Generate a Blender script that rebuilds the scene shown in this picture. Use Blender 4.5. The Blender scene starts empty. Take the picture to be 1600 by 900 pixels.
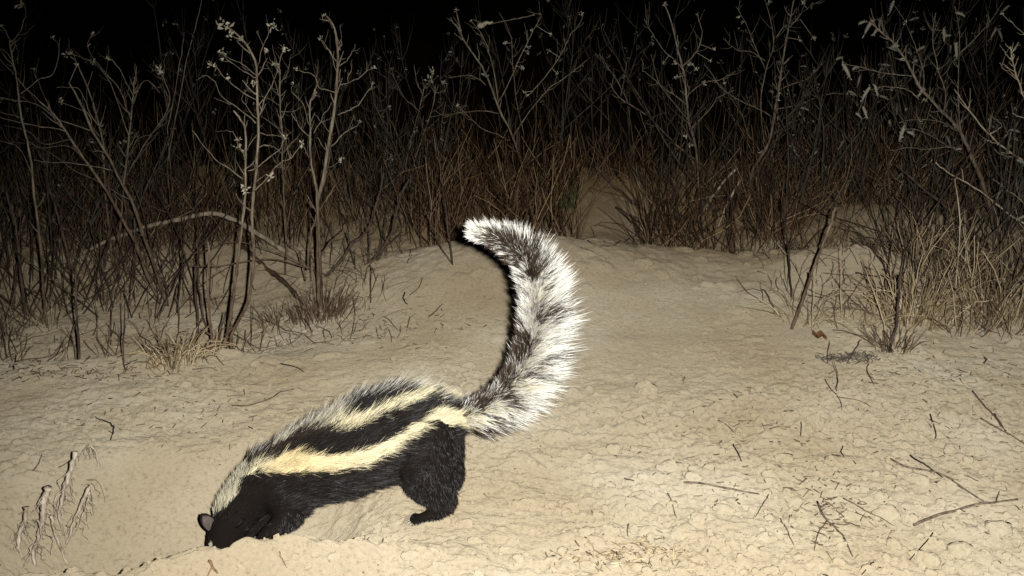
import bpy, math, random
import numpy as np
from mathutils import Vector

# ------------------------------------------------------------------ camera, sky, flash
scene = bpy.context.scene
F = 1931.0
PITCH = math.radians(17.3)
CAM = np.array([0.0, 0.0, 0.70])
cd = bpy.data.cameras.new("camera")
cd.sensor_width = 36.0
cd.lens = 36.0 * F / 1600.0
cd.clip_start = 0.02
cd.clip_end = 400
cam = bpy.data.objects.new("camera", cd)
scene.collection.objects.link(cam)
cam.location = Vector(CAM)
cam.rotation_euler = (math.pi / 2 - PITCH, 0, 0)
scene.camera = cam
world = bpy.data.worlds.new("World")
scene.world = world
world.use_nodes = True
bg = world.node_tree.nodes["Background"]
bg.inputs[0].default_value = (0.5, 0.45, 0.55, 1)
bg.inputs[1].default_value = 0.0008
# the flash of the trail camera, beside its lens
ld = bpy.data.lights.new("camera_flash", 'SPOT')
ld.energy = 230.0
ld.color = (1.0, 0.985, 0.96)
ld.shadow_soft_size = 0.006
ld.spot_size = math.radians(62)
ld.spot_blend = 1.0
lamp = bpy.data.objects.new("camera_flash", ld)
scene.collection.objects.link(lamp)
lamp.location = (0.034, -0.002, 0.712)
lamp.scale = (1.32, 1.0, 1.0)
FLASH_AIM = (920, 690)
scene.view_settings.view_transform = 'Standard'
scene.view_settings.look = 'None'
scene.view_settings.exposure = 0.0
scene.view_settings.gamma = 1.0
scene.view_settings.use_curve_mapping = False
scene.render.engine = 'CYCLES'
scene.cycles.max_bounces = 4
scene.cycles.diffuse_bounces = 2

SP, CP = math.sin(PITCH), math.cos(PITCH)
def ray(px, py):
    rx, ry = (px - 800) / F, (450 - py) / F
    return np.array([rx, CP + ry * SP, -SP + ry * CP])
def at(px, py, Y):
    d = ray(px, py)
    return CAM + d * (Y / d[1])
def depth(P):
    return P[1] * CP + (CAM[2] - P[2]) * SP
def flat(px, py):
    d = ray(px, py)
    return CAM + d * (-CAM[2] / d[2])
a = Vector(ray(*FLASH_AIM))
lamp.rotation_euler = a.to_track_quat('-Z', 'Y').to_euler()

rng = np.random.default_rng(7)
random.seed(11)
PI = math.pi

# ------------------------------------------------------------------ terrain
def hash2(ix, iy, s):
    n = (ix * 374761393 + iy * 668265263 + s * 1442695041) & 0xFFFFFFFF
    n = ((n ^ (n >> 13)) * 1274126177) & 0xFFFFFFFF
    return ((n ^ (n >> 16)) & 0xFFFF) / 65535.0
def vnoise(x, y, s=0):
    x = np.asarray(x, float); y = np.asarray(y, float)
    ix = np.floor(x).astype(np.int64); iy = np.floor(y).astype(np.int64)
    fx, fy = x - ix, y - iy
    fx = fx * fx * fx * (fx * (fx * 6 - 15) + 10); fy = fy * fy * fy * (fy * (fy * 6 - 15) + 10)
    a_, b_ = hash2(ix, iy, s), hash2(ix + 1, iy, s)
    c_, d_ = hash2(ix, iy + 1, s), hash2(ix + 1, iy + 1, s)
    return (a_ * (1 - fx) + b_ * fx) * (1 - fy) + (c_ * (1 - fx) + d_ * fx) * fy - 0.5
def fbm(x, y, octs, s=0, gain=0.5):
    v = 0; amp = 1
    for o in range(octs):
        v = v + amp * vnoise(x * 2 ** o + 17.3 * o, y * 2 ** o - 9.1 * o, s + o)
        amp *= gain
    return v
def sst(a_, b_, x):
    t = np.clip((x - a_) / (b_ - a_), 0, 1)
    return t * t * (3 - 2 * t)
def gauss(x, y, cx, cy, sx, sy, p=1.0):
    return np.exp(-(((x - cx) / sx) ** 2 + ((y - cy) / sy) ** 2) ** p)

def H(x, y):
    """smooth lie of the land"""
    x = np.asarray(x, float); y = np.asarray(y, float)
    z = 0.030 * fbm(x * 1.1 + 3, y * 1.1, 3, 5) * sst(1.7, 2.6, y)
    z = z + 0.012 * fbm(x * 3.0, y * 3.0, 3, 9)
    # dug pit with its near lip
    yl = 1.205 + 0.42 * np.clip(x + 0.36, -0.07, 0.09) + 0.018 * vnoise(x * 22, 0 * x, 71) + 0.010 * vnoise(x * 60, 0 * x, 72)
    t = (y - yl)
    prof = sst(0.0, 0.055, t) * (1 - sst(0.10, 0.36, t))
    side = 1 - sst(0.10, 0.26, np.abs(x + 0.39))
    z = z - 0.095 * prof * side
    z = z + (0.008 + 0.014 * sst(-.44, -.34, x)) * (1 + .5 * fbm(x * 30, y * 30, 2, 73)) * np.exp(-((t + 0.012) / 0.026) ** 2) * (1 - sst(0.16, 0.34, np.abs(x + 0.34)))
    # ledge and mound behind the animal
    c = flat(760, 455)
    z = z + 0.060 * gauss(x, y, c[0] + 0.02, c[1] + 0.10, 0.30, 0.20, 1.3)
    c = flat(1040, 480)
    z = z + 0.030 * gauss(x, y, c[0], c[1] + 0.20, 0.42, 0.30, 1.3)
    # bank edge on the left, ground sinks a little behind it
    yb = 1.86 + 0.10 * vnoise(x * 4, 0 * x, 3)
    z = z - 0.050 * sst(0.0, 0.09, y - yb) * (1 - sst(-0.55, -0.28, x)) * (1 - sst(2.3, 2.6, y))
    # edge in front of the right hand brush
    yr = 2.50 - 0.12 * (x - 0.3) + 0.06 * vnoise(x * 6, 0 * x, 13)
    z = z - 0.045 * sst(0.0, 0.06, y - yr) * sst(0.20, 0.30, x) * (1 - sst(0.66, 0.8, x)) * (1 - sst(2.9, 3.2, y))
    # sandy hump at the back right
    z = z + 0.050 * gauss(x, y, 0.80, 2.70, 0.26, 0.17, 1.4)
    z = z + 0.045 * gauss(x, y, 0.70, 2.33, 0.16, 0.10, 1.2)
    z = z - 0.040 * gauss(x, y, 0.96, 2.38, 0.13, 0.12, 1.2)
    # path runs over a crest, then the bank drops off
    z = z + 0.03 * gauss(x, y, 0.26, 3.05, 0.22, 0.3)
    z = z - 2.2 * sst(3.30, 6.5, y + 0.15 * vnoise(x * 2, y * 0, 8))
    z = z - 0.5 * sst(1.8, 5.0, np.abs(x)) + 0.12 * vnoise(x * 0.5, y * 0.5, 21) * sst(4, 9, y)
    return z

def axis(fine0, fine1, step, out0, out1, g=1.035):
    a_ = list(np.arange(fine0, fine1, step))
    s = step; v = a_[-1]
    hi = []
    while v < out1:
        s = min(s * g, 4.0); v += s; hi.append(v)
    s = step; v = fine0; lo = []
    while v > out0:
        s = min(s * g, 4.0); v -= s; lo.append(v)
    return np.array(lo[::-1] + a_ + hi)
XS = axis(-0.86, 1.00, 0.0026, -120, 120, 1.045)
YS = axis(1.12, 2.10, 0.0026, -6, 300, 1.016)
GX, GY = np.meshgrid(XS, YS)
ZG = H(GX, GY)
# crumbly soil: clods of all sizes pressed into the ground
dens = 0.75 + 0.9 * vnoise(GX * 3.1, GY * 3.1, 31)
smooth_pit = gauss(GX, GY, -0.40, 1.38, 0.24, 0.17, 1.5)
smooth_mound = np.clip(gauss(GX, GY, 0.22, 2.02, 0.55, 0.22, 1.6) + gauss(GX, GY, -0.10, 1.95, 0.28, 0.2, 1.6), 0, 1)
rough = np.clip(1 - 0.75 * smooth_pit - 0.70 * smooth_mound, 0.15, 1)
ZG = ZG + smooth_pit * 0.0045 * fbm(GX * 16 + GY * 10, GY * 26 - GX * 20, 3, 45)
ZG = ZG + rough * (0.006 * fbm(GX * 14, GY * 14, 3, 41) + 0.0034 * fbm(GX * 60, GY * 60, 3, 51, 0.6))
D = np.zeros_like(ZG)
def stamp(n, r0, r1, yr, xr, hf, keep, pw=2.2):
    xs = rng.uniform(xr[0], xr[1], n); ys = rng.uniform(yr[0], yr[1], n)
    rs = r0 * (r1 / r0) ** (rng.random(n) ** 1.8)
    an = rng.uniform(0, PI, n); el = rng.uniform(0.6, 1.0, n); pr = keep(xs, ys)
    ok = rng.random(n) < pr
    for x0, y0, r, t, e in zip(xs[ok], ys[ok], rs[ok], an[ok], el[ok]):
        i0, i1 = np.searchsorted(XS, (x0 - r, x0 + r)); j0, j1 = np.searchsorted(YS, (y0 - r, y0 + r))
        if i1 - i0 < 2 or j1 - j0 < 2: continue
        dx = XS[i0:i1][None, :] - x0; dy = YS[j0:j1][:, None] - y0
        u = (dx * math.cos(t) + dy * math.sin(t)) / r; v = (-dx * math.sin(t) + dy * math.cos(t)) / (r * e)
        ang = np.arctan2(v, u)
        k = 1 + 0.13 * np.cos(3 * ang + x0 * 991) + 0.09 * np.cos(5 * ang + y0 * 773)
        q = (np.abs(u) ** pw + np.abs(v) ** pw) * k
        h = r * hf * np.sqrt(np.clip(1 - q, 0, 1))
        sub = D[j0:j1, i0:i1]
        np.maximum(sub, h, out=sub)
nearf = lambda x, y: np.clip(1.0 - 0.9 * gauss(x, y, -0.40, 1.38, 0.22, 0.15, 1.5), 0, 1)
def keep_big(x, y):
    k = 0.35 + 1.2 * vnoise(x * 5, y * 5, 77)
    k = k + 0.55 * sst(0.0, 0.6, x) * (1 - sst(1.5, 1.75, y)) + 0.25 * (1 - sst(1.25, 1.5, y))
    k = k * (1 - 0.85 * gauss(x, y, 0.22, 2.02, 0.55, 0.24, 1.6)) * nearf(x, y)
    return np.clip(k, 0.03, 1)
def keep_small(x, y):
    return np.clip(0.5 + 1.3 * vnoise(x * 8, y * 8, 87) + 0.25 * (1 - sst(1.3, 1.6, y)) - .45 * sst(1.55, 1.9, y) + .2 * sst(.1, .5, x) * (1 - sst(1.6, 1.8, y)), 0.02, 1) * nearf(x, y)
stamp(1500, 0.010, 0.026, (1.10, 2.7), (-0.9, 1.15), 0.50, keep_big)
stamp(17000, 0.004, 0.011, (1.10, 2.2), (-0.86, 1.00), 0.66, keep_small)
D *= np.where(GY < 4, 1, 0)
ZG = ZG + D * np.clip(0.55 + 1.1 * vnoise(GX * 6.1, GY * 6.1, 19), 0.25, 1)
print("terrain", ZG.shape)

def Z(x, y):
    x = np.asarray(x, float); y = np.asarray(y, float)
    i = np.clip(np.searchsorted(XS, x) - 1, 0, len(XS) - 2); j = np.clip(np.searchsorted(YS, y) - 1, 0, len(YS) - 2)
    u = np.clip((x - XS[i]) / (XS[i + 1] - XS[i]), 0, 1); v = np.clip((y - YS[j]) / (YS[j + 1] - YS[j]), 0, 1)
    return (ZG[j, i] * (1 - u) + ZG[j, i + 1] * u) * (1 - v) + (ZG[j + 1, i] * (1 - u) + ZG[j + 1, i + 1] * u) * v
def G(px, py):
    d = ray(px, py)
    ts = np.linspace(0.9, 8, 3000)
    P = CAM[None] + d[None] * ts[:, None]
    s = np.nonzero(P[:, 2] < Z(P[:, 0], P[:, 1]))[0]
    return P[s[0]] if len(s) else flat(px, py)

# ------------------------------------------------------------------ materials
def mat(name, build):
    m = bpy.data.materials.new(name); m.use_nodes = True
    nt = m.node_tree; b = nt.nodes["Principled BSDF"]
    build(nt, b)
    return m
def N(nt, kind, **kw):
    n = nt.nodes.new(kind)
    for k, v in kw.items():
        if k.startswith('i_'): n.inputs[int(k[2:]) if k[2:].isdigit() else k[2:].replace('_', ' ')].default_value = v
        else: setattr(n, k, v)
    return n
def ramp(nt, fac, stops):
    r = N(nt, 'ShaderNodeValToRGB')
    el = r.color_ramp.elements
    while len(el) < len(stops): el.new(0.5)
    for e, (p, c) in zip(el, stops):
        e.position = p; e.color = (*c, 1)
    nt.links.new(fac, r.inputs[0])
    return r.outputs[0]
def sand(nt, b, k=1.0):
    tc = N(nt, 'ShaderNodeNewGeometry')
    L = nt.links.new
    n1 = N(nt, 'ShaderNodeTexNoise'); n1.inputs['Scale'].default_value = 4.0; n1.inputs['Detail'].default_value = 8
    L(tc.outputs['Position'], n1.inputs['Vector'])
    c1 = ramp(nt, n1.outputs['Fac'], [(0.30, (0.30 * k, 0.243 * k, 0.156 * k)), (0.55, (0.36 * k, 0.305 * k, 0.212 * k)), (0.75, (0.42 * k, 0.372 * k, 0.278 * k))])
    n2 = N(nt, 'ShaderNodeTexNoise'); n2.inputs['Scale'].default_value = 170.0; n2.inputs['Detail'].default_value = 6; n2.inputs['Roughness'].default_value = 0.7
    L(tc.outputs['Position'], n2.inputs['Vector'])
    c2 = ramp(nt, n2.outputs['Fac'], [(0.30, (0.60, 0.56, 0.50)), (0.43, (0.95, 0.95, 0.94)), (0.66, (1.10, 1.11, 1.12))])
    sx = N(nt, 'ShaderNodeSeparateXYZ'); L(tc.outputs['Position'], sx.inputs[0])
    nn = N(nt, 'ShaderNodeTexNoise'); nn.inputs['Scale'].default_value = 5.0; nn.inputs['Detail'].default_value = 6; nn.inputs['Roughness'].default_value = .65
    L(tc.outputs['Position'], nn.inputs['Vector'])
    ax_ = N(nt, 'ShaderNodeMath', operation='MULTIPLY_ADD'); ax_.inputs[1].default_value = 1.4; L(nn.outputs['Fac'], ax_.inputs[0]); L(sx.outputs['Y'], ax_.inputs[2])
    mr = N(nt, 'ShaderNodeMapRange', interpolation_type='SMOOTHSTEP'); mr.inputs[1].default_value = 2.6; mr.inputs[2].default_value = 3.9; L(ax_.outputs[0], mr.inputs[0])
    br = N(nt, 'ShaderNodeMixRGB'); br.inputs[2].default_value = (0.17, 0.118, 0.06, 1); L(mr.outputs[0], br.inputs[0]); L(c1, br.inputs[1]); c1 = br.outputs[0]  # browner soil under the brush, also darkened with distance to paint in flash falloff
    mx = N(nt, 'ShaderNodeMixRGB', blend_type='MULTIPLY'); mx.inputs[0].default_value = 1
    L(c1, mx.inputs[1]); L(c2, mx.inputs[2])
    # dark flecks of rotted litter
    v = N(nt, 'ShaderNodeTexVoronoi'); v.inputs['Scale'].default_value = 75.0
    L(tc.outputs['Position'], v.inputs['Vector'])
    n3 = N(nt, 'ShaderNodeTexNoise'); n3.inputs['Scale'].default_value = 9.0
    L(tc.outputs['Position'], n3.inputs['Vector'])
    th = N(nt, 'ShaderNodeMath', operation='MULTIPLY'); th.inputs[1].default_value = 0.20
    L(n3.outputs['Fac'], th.inputs[0])
    lt = N(nt, 'ShaderNodeMath', operation='LESS_THAN')
    L(v.outputs['Distance'], lt.inputs[0]); L(th.outputs[0], lt.inputs[1])
    hs = N(nt, 'ShaderNodeSeparateColor'); L(v.outputs['Color'], hs.inputs[0])
    gt = N(nt, 'ShaderNodeMath', operation='GREATER_THAN'); gt.inputs[1].default_value = 0.86
    L(hs.outputs[0], gt.inputs[0])
    mm = N(nt, 'ShaderNodeMath', operation='MULTIPLY'); L(lt.outputs[0], mm.inputs[0]); L(gt.outputs[0], mm.inputs[1])
    m2 = N(nt, 'ShaderNodeMixRGB'); m2.inputs[2].default_value = (0.09, 0.06, 0.035, 1)
    mf = N(nt, 'ShaderNodeMath', operation='MULTIPLY'); mf.inputs[1].default_value = 0.8; L(mm.outputs[0], mf.inputs[0])
    L(mf.outputs[0], m2.inputs[0]); L(mx.outputs[0], m2.inputs[1])
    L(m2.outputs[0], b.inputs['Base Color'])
    b.inputs['Roughness'].default_value = 1.0
    b.inputs['Specular IOR Level'].default_value = 0.05
    b.inputs['Diffuse Roughness'].default_value = 1.0
    bp = N(nt, 'ShaderNodeBump'); bp.inputs['Strength'].default_value = 0.7; bp.inputs['Distance'].default_value = 0.0042
    n4 = N(nt, 'ShaderNodeTexNoise'); n4.inputs['Scale'].default_value = 260.0; n4.inputs['Detail'].default_value = 5; n4.inputs['Roughness'].default_value = 0.65
    L(tc.outputs['Position'], n4.inputs['Vector'])
    L(n4.outputs['Fac'], bp.inputs['Height'])
    v2 = N(nt, 'ShaderNodeTexVoronoi', feature='DISTANCE_TO_EDGE'); v2.inputs['Scale'].default_value = 95.0
    wv = N(nt, 'ShaderNodeVectorMath', operation='MULTIPLY_ADD'); wv.inputs[1].default_value = (0.012,) * 3
    L(n1.outputs['Color'], wv.inputs[0]); L(tc.outputs['Position'], wv.inputs[2])
    L(wv.outputs[0], v2.inputs['Vector'])
    r2 = N(nt, 'ShaderNodeMapRange'); r2.inputs[1].default_value = 0.0; r2.inputs[2].default_value = 0.12
    L(v2.outputs['Distance'], r2.inputs[0])
    bp2 = N(nt, 'ShaderNodeBump'); bp2.inputs['Strength'].default_value = 0.24; bp2.inputs['Distance'].default_value = 0.002
    L(r2.outputs[0], bp2.inputs['Height']); L(bp.outputs[0], bp2.inputs['Normal'])
    L(bp2.outputs[0], b.inputs['Normal'])
def bark(c0, c1, scale=90, rough=0.8, bump=0.4):
    def f(nt, b):
        L = nt.links.new
        tc = N(nt, 'ShaderNodeNewGeometry')
        mp = N(nt, 'ShaderNodeMapping'); mp.inputs['Scale'].default_value = (1, 1, 0.25)
        L(tc.outputs['Position'], mp.inputs[0])
        n = N(nt, 'ShaderNodeTexNoise'); n.inputs['Scale'].default_value = scale; n.inputs['Detail'].default_value = 5; n.inputs['Roughness'].default_value = .7
        L(mp.outputs[0], n.inputs['Vector'])
        L(ramp(nt, n.outputs['Fac'], [(0.36, c0), (0.64, c1)]), b.inputs['Base Color'])
        b.inputs['Roughness'].default_value = rough; b.inputs['Specular IOR Level'].default_value = 0.2
        bp = N(nt, 'ShaderNodeBump'); bp.inputs['Strength'].default_value = bump; bp.inputs['Distance'].default_value = 0.002
        L(n.outputs['Fac'], bp.inputs['Height']); L(bp.outputs[0], b.inputs['Normal'])
    return f
def growth_bark(lo0, lo1, hi0, hi1):
    """old dark bark low down, pale young growth on the upper twigs"""
    def f(nt, b):
        bark(lo0, lo1, 130, bump=.8)(nt, b)
        L = nt.links.new
        src = b.inputs['Base Color'].links[0].from_socket
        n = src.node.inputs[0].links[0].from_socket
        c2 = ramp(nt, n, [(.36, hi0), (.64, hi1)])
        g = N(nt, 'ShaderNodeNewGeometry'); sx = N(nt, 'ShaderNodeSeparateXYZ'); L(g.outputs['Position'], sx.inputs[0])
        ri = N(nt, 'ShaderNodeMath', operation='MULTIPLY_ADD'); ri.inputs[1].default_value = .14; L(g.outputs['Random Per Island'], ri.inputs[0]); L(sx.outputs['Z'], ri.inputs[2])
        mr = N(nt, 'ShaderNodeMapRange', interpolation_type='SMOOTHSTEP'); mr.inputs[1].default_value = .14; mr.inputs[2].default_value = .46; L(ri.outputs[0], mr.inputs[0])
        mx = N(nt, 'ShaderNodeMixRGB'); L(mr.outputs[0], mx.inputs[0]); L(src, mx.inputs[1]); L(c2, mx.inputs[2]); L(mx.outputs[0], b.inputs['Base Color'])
    return f
def island(cols, rough=0.8, scale=40):
    """each blade or stalk gets its own tone"""
    def f(nt, b):
        L = nt.links.new
        g = N(nt, 'ShaderNodeNewGeometry')
        n = N(nt, 'ShaderNodeTexNoise'); n.inputs['Scale'].default_value = scale
        L(g.outputs['Position'], n.inputs['Vector'])
        ad = N(nt, 'ShaderNodeMath', operation='MULTIPLY_ADD'); ad.inputs[1].default_value = 0.5
        L(n.outputs['Fac'], ad.inputs[0])
        hf = N(nt, 'ShaderNodeMath', operation='MULTIPLY_ADD'); hf.inputs[1].default_value = 0.9; hf.inputs[2].default_value = -0.2
        L(g.outputs['Random Per Island'], hf.inputs[0]); L(hf.outputs[0], ad.inputs[2])
        k = len(cols)
        L(ramp(nt, ad.outputs[0], [(i / (k - 1), c) for i, c in enumerate(cols)]), b.inputs['Base Color'])
        b.inputs['Roughness'].default_value = rough; b.inputs['Specular IOR Level'].default_value = 0.15
    return f
def attr_mat(rough, spec, sheen=0.0):
    def f(nt, b):
        a_ = N(nt, 'ShaderNodeAttribute', attribute_name='tint')
        nt.links.new(a_.outputs['Color'], b.inputs['Base Color'])
        b.inputs['Roughness'].default_value = rough; b.inputs['Specular IOR Level'].default_value = spec
    return f
M = {
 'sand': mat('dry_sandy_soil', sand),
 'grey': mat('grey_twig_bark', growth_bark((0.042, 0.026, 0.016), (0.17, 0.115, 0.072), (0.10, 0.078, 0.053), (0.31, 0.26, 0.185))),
 'husk': mat('furry_seed_husk', island([(0.12, 0.11, 0.08), (0.24, 0.22, 0.165), (0.42, 0.39, 0.30)])),
 'dim': mat('falloff_dimmed_twig_bark', bark((0.014, 0.011, 0.008), (0.085, 0.070, 0.048), 60)),  # darker twig bark for the back shrubs, the flash's falloff painted into it
 'dimflower': mat('falloff_dimmed_husk', island([(0.05, 0.045, 0.03), (0.12, 0.11, 0.08), (0.24, 0.22, 0.17)])),  # flower husk colour lowered for far shrubs, dimming of the flash painted in
 'pale': mat('pale_weathered_wood', bark((0.20, 0.155, 0.095), (0.50, 0.43, 0.31), 130, bump=.7)),
 'dark': mat('dark_brown_bark', bark((0.022, 0.015, 0.011), (0.105, 0.072, 0.05), 130, bump=.8)),
 'twig': mat('weathered_brown_twig', bark((0.05, 0.036, 0.026), (0.24, 0.18, 0.125), 140, bump=.8)),
 'limb': mat('weathered_grey_limb', bark((0.12, 0.092, 0.06), (0.33, 0.27, 0.19), 120, bump=.9)),
 'black': mat('blackened_twig', bark((0.012, 0.009, 0.008), (0.05, 0.035, 0.025))),
 'red': mat('reddish_bark', bark((0.13, 0.065, 0.035), (0.30, 0.18, 0.10))),
 'pink': mat('stripped_pinkish_fibre', bark((0.20, 0.145, 0.10), (0.62, 0.53, 0.41), 160, bump=.8)),
 'straw': mat('dry_straw', island([(0.10, 0.07, 0.04), (0.26, 0.19, 0.10), (0.45, 0.35, 0.21), (0.62, 0.52, 0.34)])),
 'rust': mat('rusty_dry_stalks', island([(0.018, 0.010, 0.006), (0.055, 0.029, 0.015), (0.14, 0.078, 0.038), (0.42, 0.30, 0.17)])),
 'litter': mat('dry_litter', island([(0.05, 0.035, 0.022), (0.13, 0.09, 0.055), (0.28, 0.21, 0.13)])),
 'flower': mat('dried_flower_husk', island([(0.20, 0.175, 0.115), (0.34, 0.30, 0.21), (0.55, 0.50, 0.38)])),
 'greenleaf': mat('thin_green_blade', island([(0.045, 0.055, 0.018), (0.09, 0.11, 0.035)])),
 'brownleaf': mat('curled_brown_leaf', bark((0.10, 0.045, 0.018), (0.24, 0.12, 0.05), 60)),
 'ash': mat('grey_rotted_litter', bark((0.05, 0.042, 0.032), (0.20, 0.17, 0.13), 120)),
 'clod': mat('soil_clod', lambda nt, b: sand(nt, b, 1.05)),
 'fur': mat('fur', attr_mat(0.55, 0.3)),
 'skin': mat('dark_hide', attr_mat(0.9, 0.05)),
 'claw': mat('horn_claw', bark((0.16, 0.13, 0.10), (0.34, 0.29, 0.22), 200, 0.4)),
 'earskin': mat('ear_skin', bark((0.035, 0.026, 0.023), (0.11, 0.085, 0.075), 300, 0.7)),
 'eye': mat('dark_eye', bark((0.004, 0.003, 0.003), (0.008, 0.006, 0.005), 10, 0.1, 0)),
 'nose': mat('moist_nose', bark((0.02, 0.014, 0.013), (0.05, 0.035, 0.032), 300, 0.35)),
}

# ------------------------------------------------------------------ object helpers
COL = scene.collection
def tag(o, label=None, cat=None, group=None, kind=None):
    if label: o['label'] = label
    if cat: o['category'] = cat
    if group: o['group'] = group
    if kind: o['kind'] = kind
    return o
ORIG = {}
def thing(name, loc, label, cat, group=None):
    o = bpy.data.objects.new(name, None); COL.objects.link(o)
    o.empty_display_size = 0.05
    o.location = Vector([float(v) for v in loc]); ORIG[o.name] = np.array(loc, float)
    return tag(o, label, cat, group)
def link(name, me, m, parent=None, origin=None):
    """mesh given in world coordinates"""
    if parent is not None: org = ORIG[parent.name]
    elif origin is not None: org = np.array(origin, float)
    else: org = np.zeros(3)
    nv = len(me.vertices); co = np.empty(nv * 3, np.float32); me.vertices.foreach_get('co', co)
    co = (co.reshape(-1, 3) - org).astype(np.float32); me.vertices.foreach_set('co', co.ravel()); me.update()
    me.materials.append(m)
    o = bpy.data.objects.new(name, me); COL.objects.link(o)
    if parent is not None: o.parent = parent
    else: o.location = Vector([float(v) for v in org])
    ORIG[o.name] = org
    return o
def fast_mesh(name, verts, quads=None, tris=None, smooth=True):
    me = bpy.data.meshes.new(name)
    v = np.asarray(verts, np.float32)
    q = np.zeros((0, 4), np.int32) if quads is None else np.asarray(quads, np.int32).reshape(-1, 4)
    t = np.zeros((0, 3), np.int32) if tris is None else np.asarray(tris, np.int32).reshape(-1, 3)
    me.vertices.add(len(v)); me.vertices.foreach_set('co', v.ravel())
    me.loops.add(q.size + t.size)
    me.loops.foreach_set('vertex_index', np.concatenate([q.ravel(), t.ravel()]))
    me.polygons.add(len(q) + len(t))
    st = np.concatenate([np.arange(len(q)) * 4, q.size + np.arange(len(t)) * 3]).astype(np.int32)
    me.polygons.foreach_set('loop_start', st)
    me.polygons.foreach_set('use_smooth', np.full(len(st), smooth))
    me.update(calc_edges=True); me.validate()
    return me
class MB:
    def __init__(s): s.v = []; s.q = []; s.t = []; s.n = 0
    def add(s, v, q=(), t=()):
        v = np.asarray(v, float).reshape(-1, 3)
        if len(q): s.q.append(np.asarray(q, int).reshape(-1, 4) + s.n)
        if len(t): s.t.append(np.asarray(t, int).reshape(-1, 3) + s.n)
        s.v.append(v); s.n += len(v)
    def tube(s, P, R, k=6, cap=True):
        P = np.asarray(P, float); n = len(P)
        if np.isscalar(R): R = np.full(n, R)
        T = np.gradient(P, axis=0); T /= np.linalg.norm(T, axis=1)[:, None] + 1e-12
        A = np.zeros_like(P)
        u = np.cross(T[0], [0.31, 0.87, 0.37]); u /= np.linalg.norm(u) + 1e-12
        for i in range(n):
            u = u - T[i] * u.dot(T[i]); u /= np.linalg.norm(u) + 1e-12; A[i] = u
        B = np.cross(T, A)
        th = np.linspace(0, 2 * PI, k, endpoint=False)
        V = P[:, None] + np.asarray(R)[:, None, None] * (A[:, None] * np.cos(th)[None, :, None] + B[:, None] * np.sin(th)[None, :, None])
        i = np.arange(n - 1)[:, None] * k; j = np.arange(k)[None]; j2 = (j + 1) % k
        q = np.stack([i + j, i + j2, i + k + j2, i + k + j], -1).reshape(-1, 4)
        V = V.reshape(-1, 3); tr = []
        if cap:
            V = np.vstack([V, P[0], P[-1]]); e0, e1 = n * k, n * k + 1
            for a_ in range(k):
                b_ = (a_ + 1) % k
                tr += [(e0, b_, a_), (e1, (n - 1) * k + a_, (n - 1) * k + b_)]
        s.add(V, q, tr)
    def leaf(s, P, d, L, W, cup=0.2):
        d = d / (np.linalg.norm(d) + 1e-9)
        w = np.cross(d, rng.normal(size=3)); w /= np.linalg.norm(w) + 1e-9
        u = np.cross(d, w)
        s.add([P, P + d * L * .45 + w * W / 2 + u * cup * W, P + d * L + u * cup * W * rng.uniform(-1, 1), P + d * L * .45 - w * W / 2 + u * cup * W, P + d * L * .45],
              [], [(0, 1, 4), (1, 2, 4), (2, 3, 4), (3, 0, 4)])
    def build(s, name, m, parent=None, origin=None, smooth=True):
        me = fast_mesh(name, np.vstack(s.v), np.vstack(s.q) if s.q else None, np.vstack(s.t) if s.t else None, smooth)
        return link(name, me, m, parent, origin)
def spline(pts, step=None, n=None):
    P = np.asarray(pts, float)
    if len(P) < 3:
        m_ = n or 6
        t = np.linspace(0, 1, m_)[:, None]
        return P[0] * (1 - t) + P[-1] * t
    Q = np.vstack([2 * P[0] - P[1], P, 2 * P[-1] - P[-2]])
    out = []
    for i in range(1, len(Q) - 2):
        k = n or 4
        for t in np.linspace(0, 1, k, endpoint=False):
            a_, b_, c_, d_ = Q[i - 1], Q[i], Q[i + 1], Q[i + 2]
            out.append(0.5 * ((2 * b_) + (-a_ + c_) * t + (2 * a_ - 5 * b_ + 4 * c_ - d_) * t * t + (-a_ + 3 * b_ - 3 * c_ + d_) * t ** 3))
    out.append(Q[-2])
    return np.array(out)
def wiggle(P, amp):
    n = len(P)
    w = np.cumsum(rng.normal(size=(n, 3)), 0) ; w -= np.linspace(0, 1, n)[:, None] * w[-1]
    return P + w * amp / math.sqrt(n)

# ground
ny, nx = ZG.shape
V = np.stack([GX, GY, ZG], -1).reshape(-1, 3)
i = (np.arange(ny - 1)[:, None] * nx + np.arange(nx - 1)[None]).ravel()
gm = fast_mesh('ground', V, np.stack([i, i + 1, i + nx + 1, i + nx], -1))
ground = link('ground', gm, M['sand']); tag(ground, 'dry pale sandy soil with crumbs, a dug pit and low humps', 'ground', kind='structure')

# ------------------------------------------------------------------ striped polecat
def ppx(P):
    return depth(P) / F
spine_px = [  # px, py, radius px, Y
 (334, 892, 10, 1.283), (338, 874, 17, 1.287), (347, 850, 25, 1.293), (357, 826, 31, 1.300), (371, 800, 34, 1.307),
 (388, 778, 38, 1.314), (410, 760, 44, 1.320), (440, 749, 53, 1.326), (480, 732, 58, 1.332), (530, 714, 64, 1.340),
 (580, 693, 68, 1.350), (625, 678, 66, 1.358), (660, 672, 48, 1.364), (692, 663, 30, 1.368), (722, 652, 19, 1.370)]
def chain3(c):
    P = np.array([at(a_, b_, y_) for a_, b_, r_, y_ in c]); R = np.array([r_ * ppx(p) for (a_, b_, r_, y_), p in zip(c, P)])
    return P, R
SPN, SPR = chain3(spine_px)
SPN = spline(SPN, n=6); SPR = np.interp(np.linspace(0, 1, len(SPN)), np.linspace(0, 1, len(SPR)), SPR)
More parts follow.
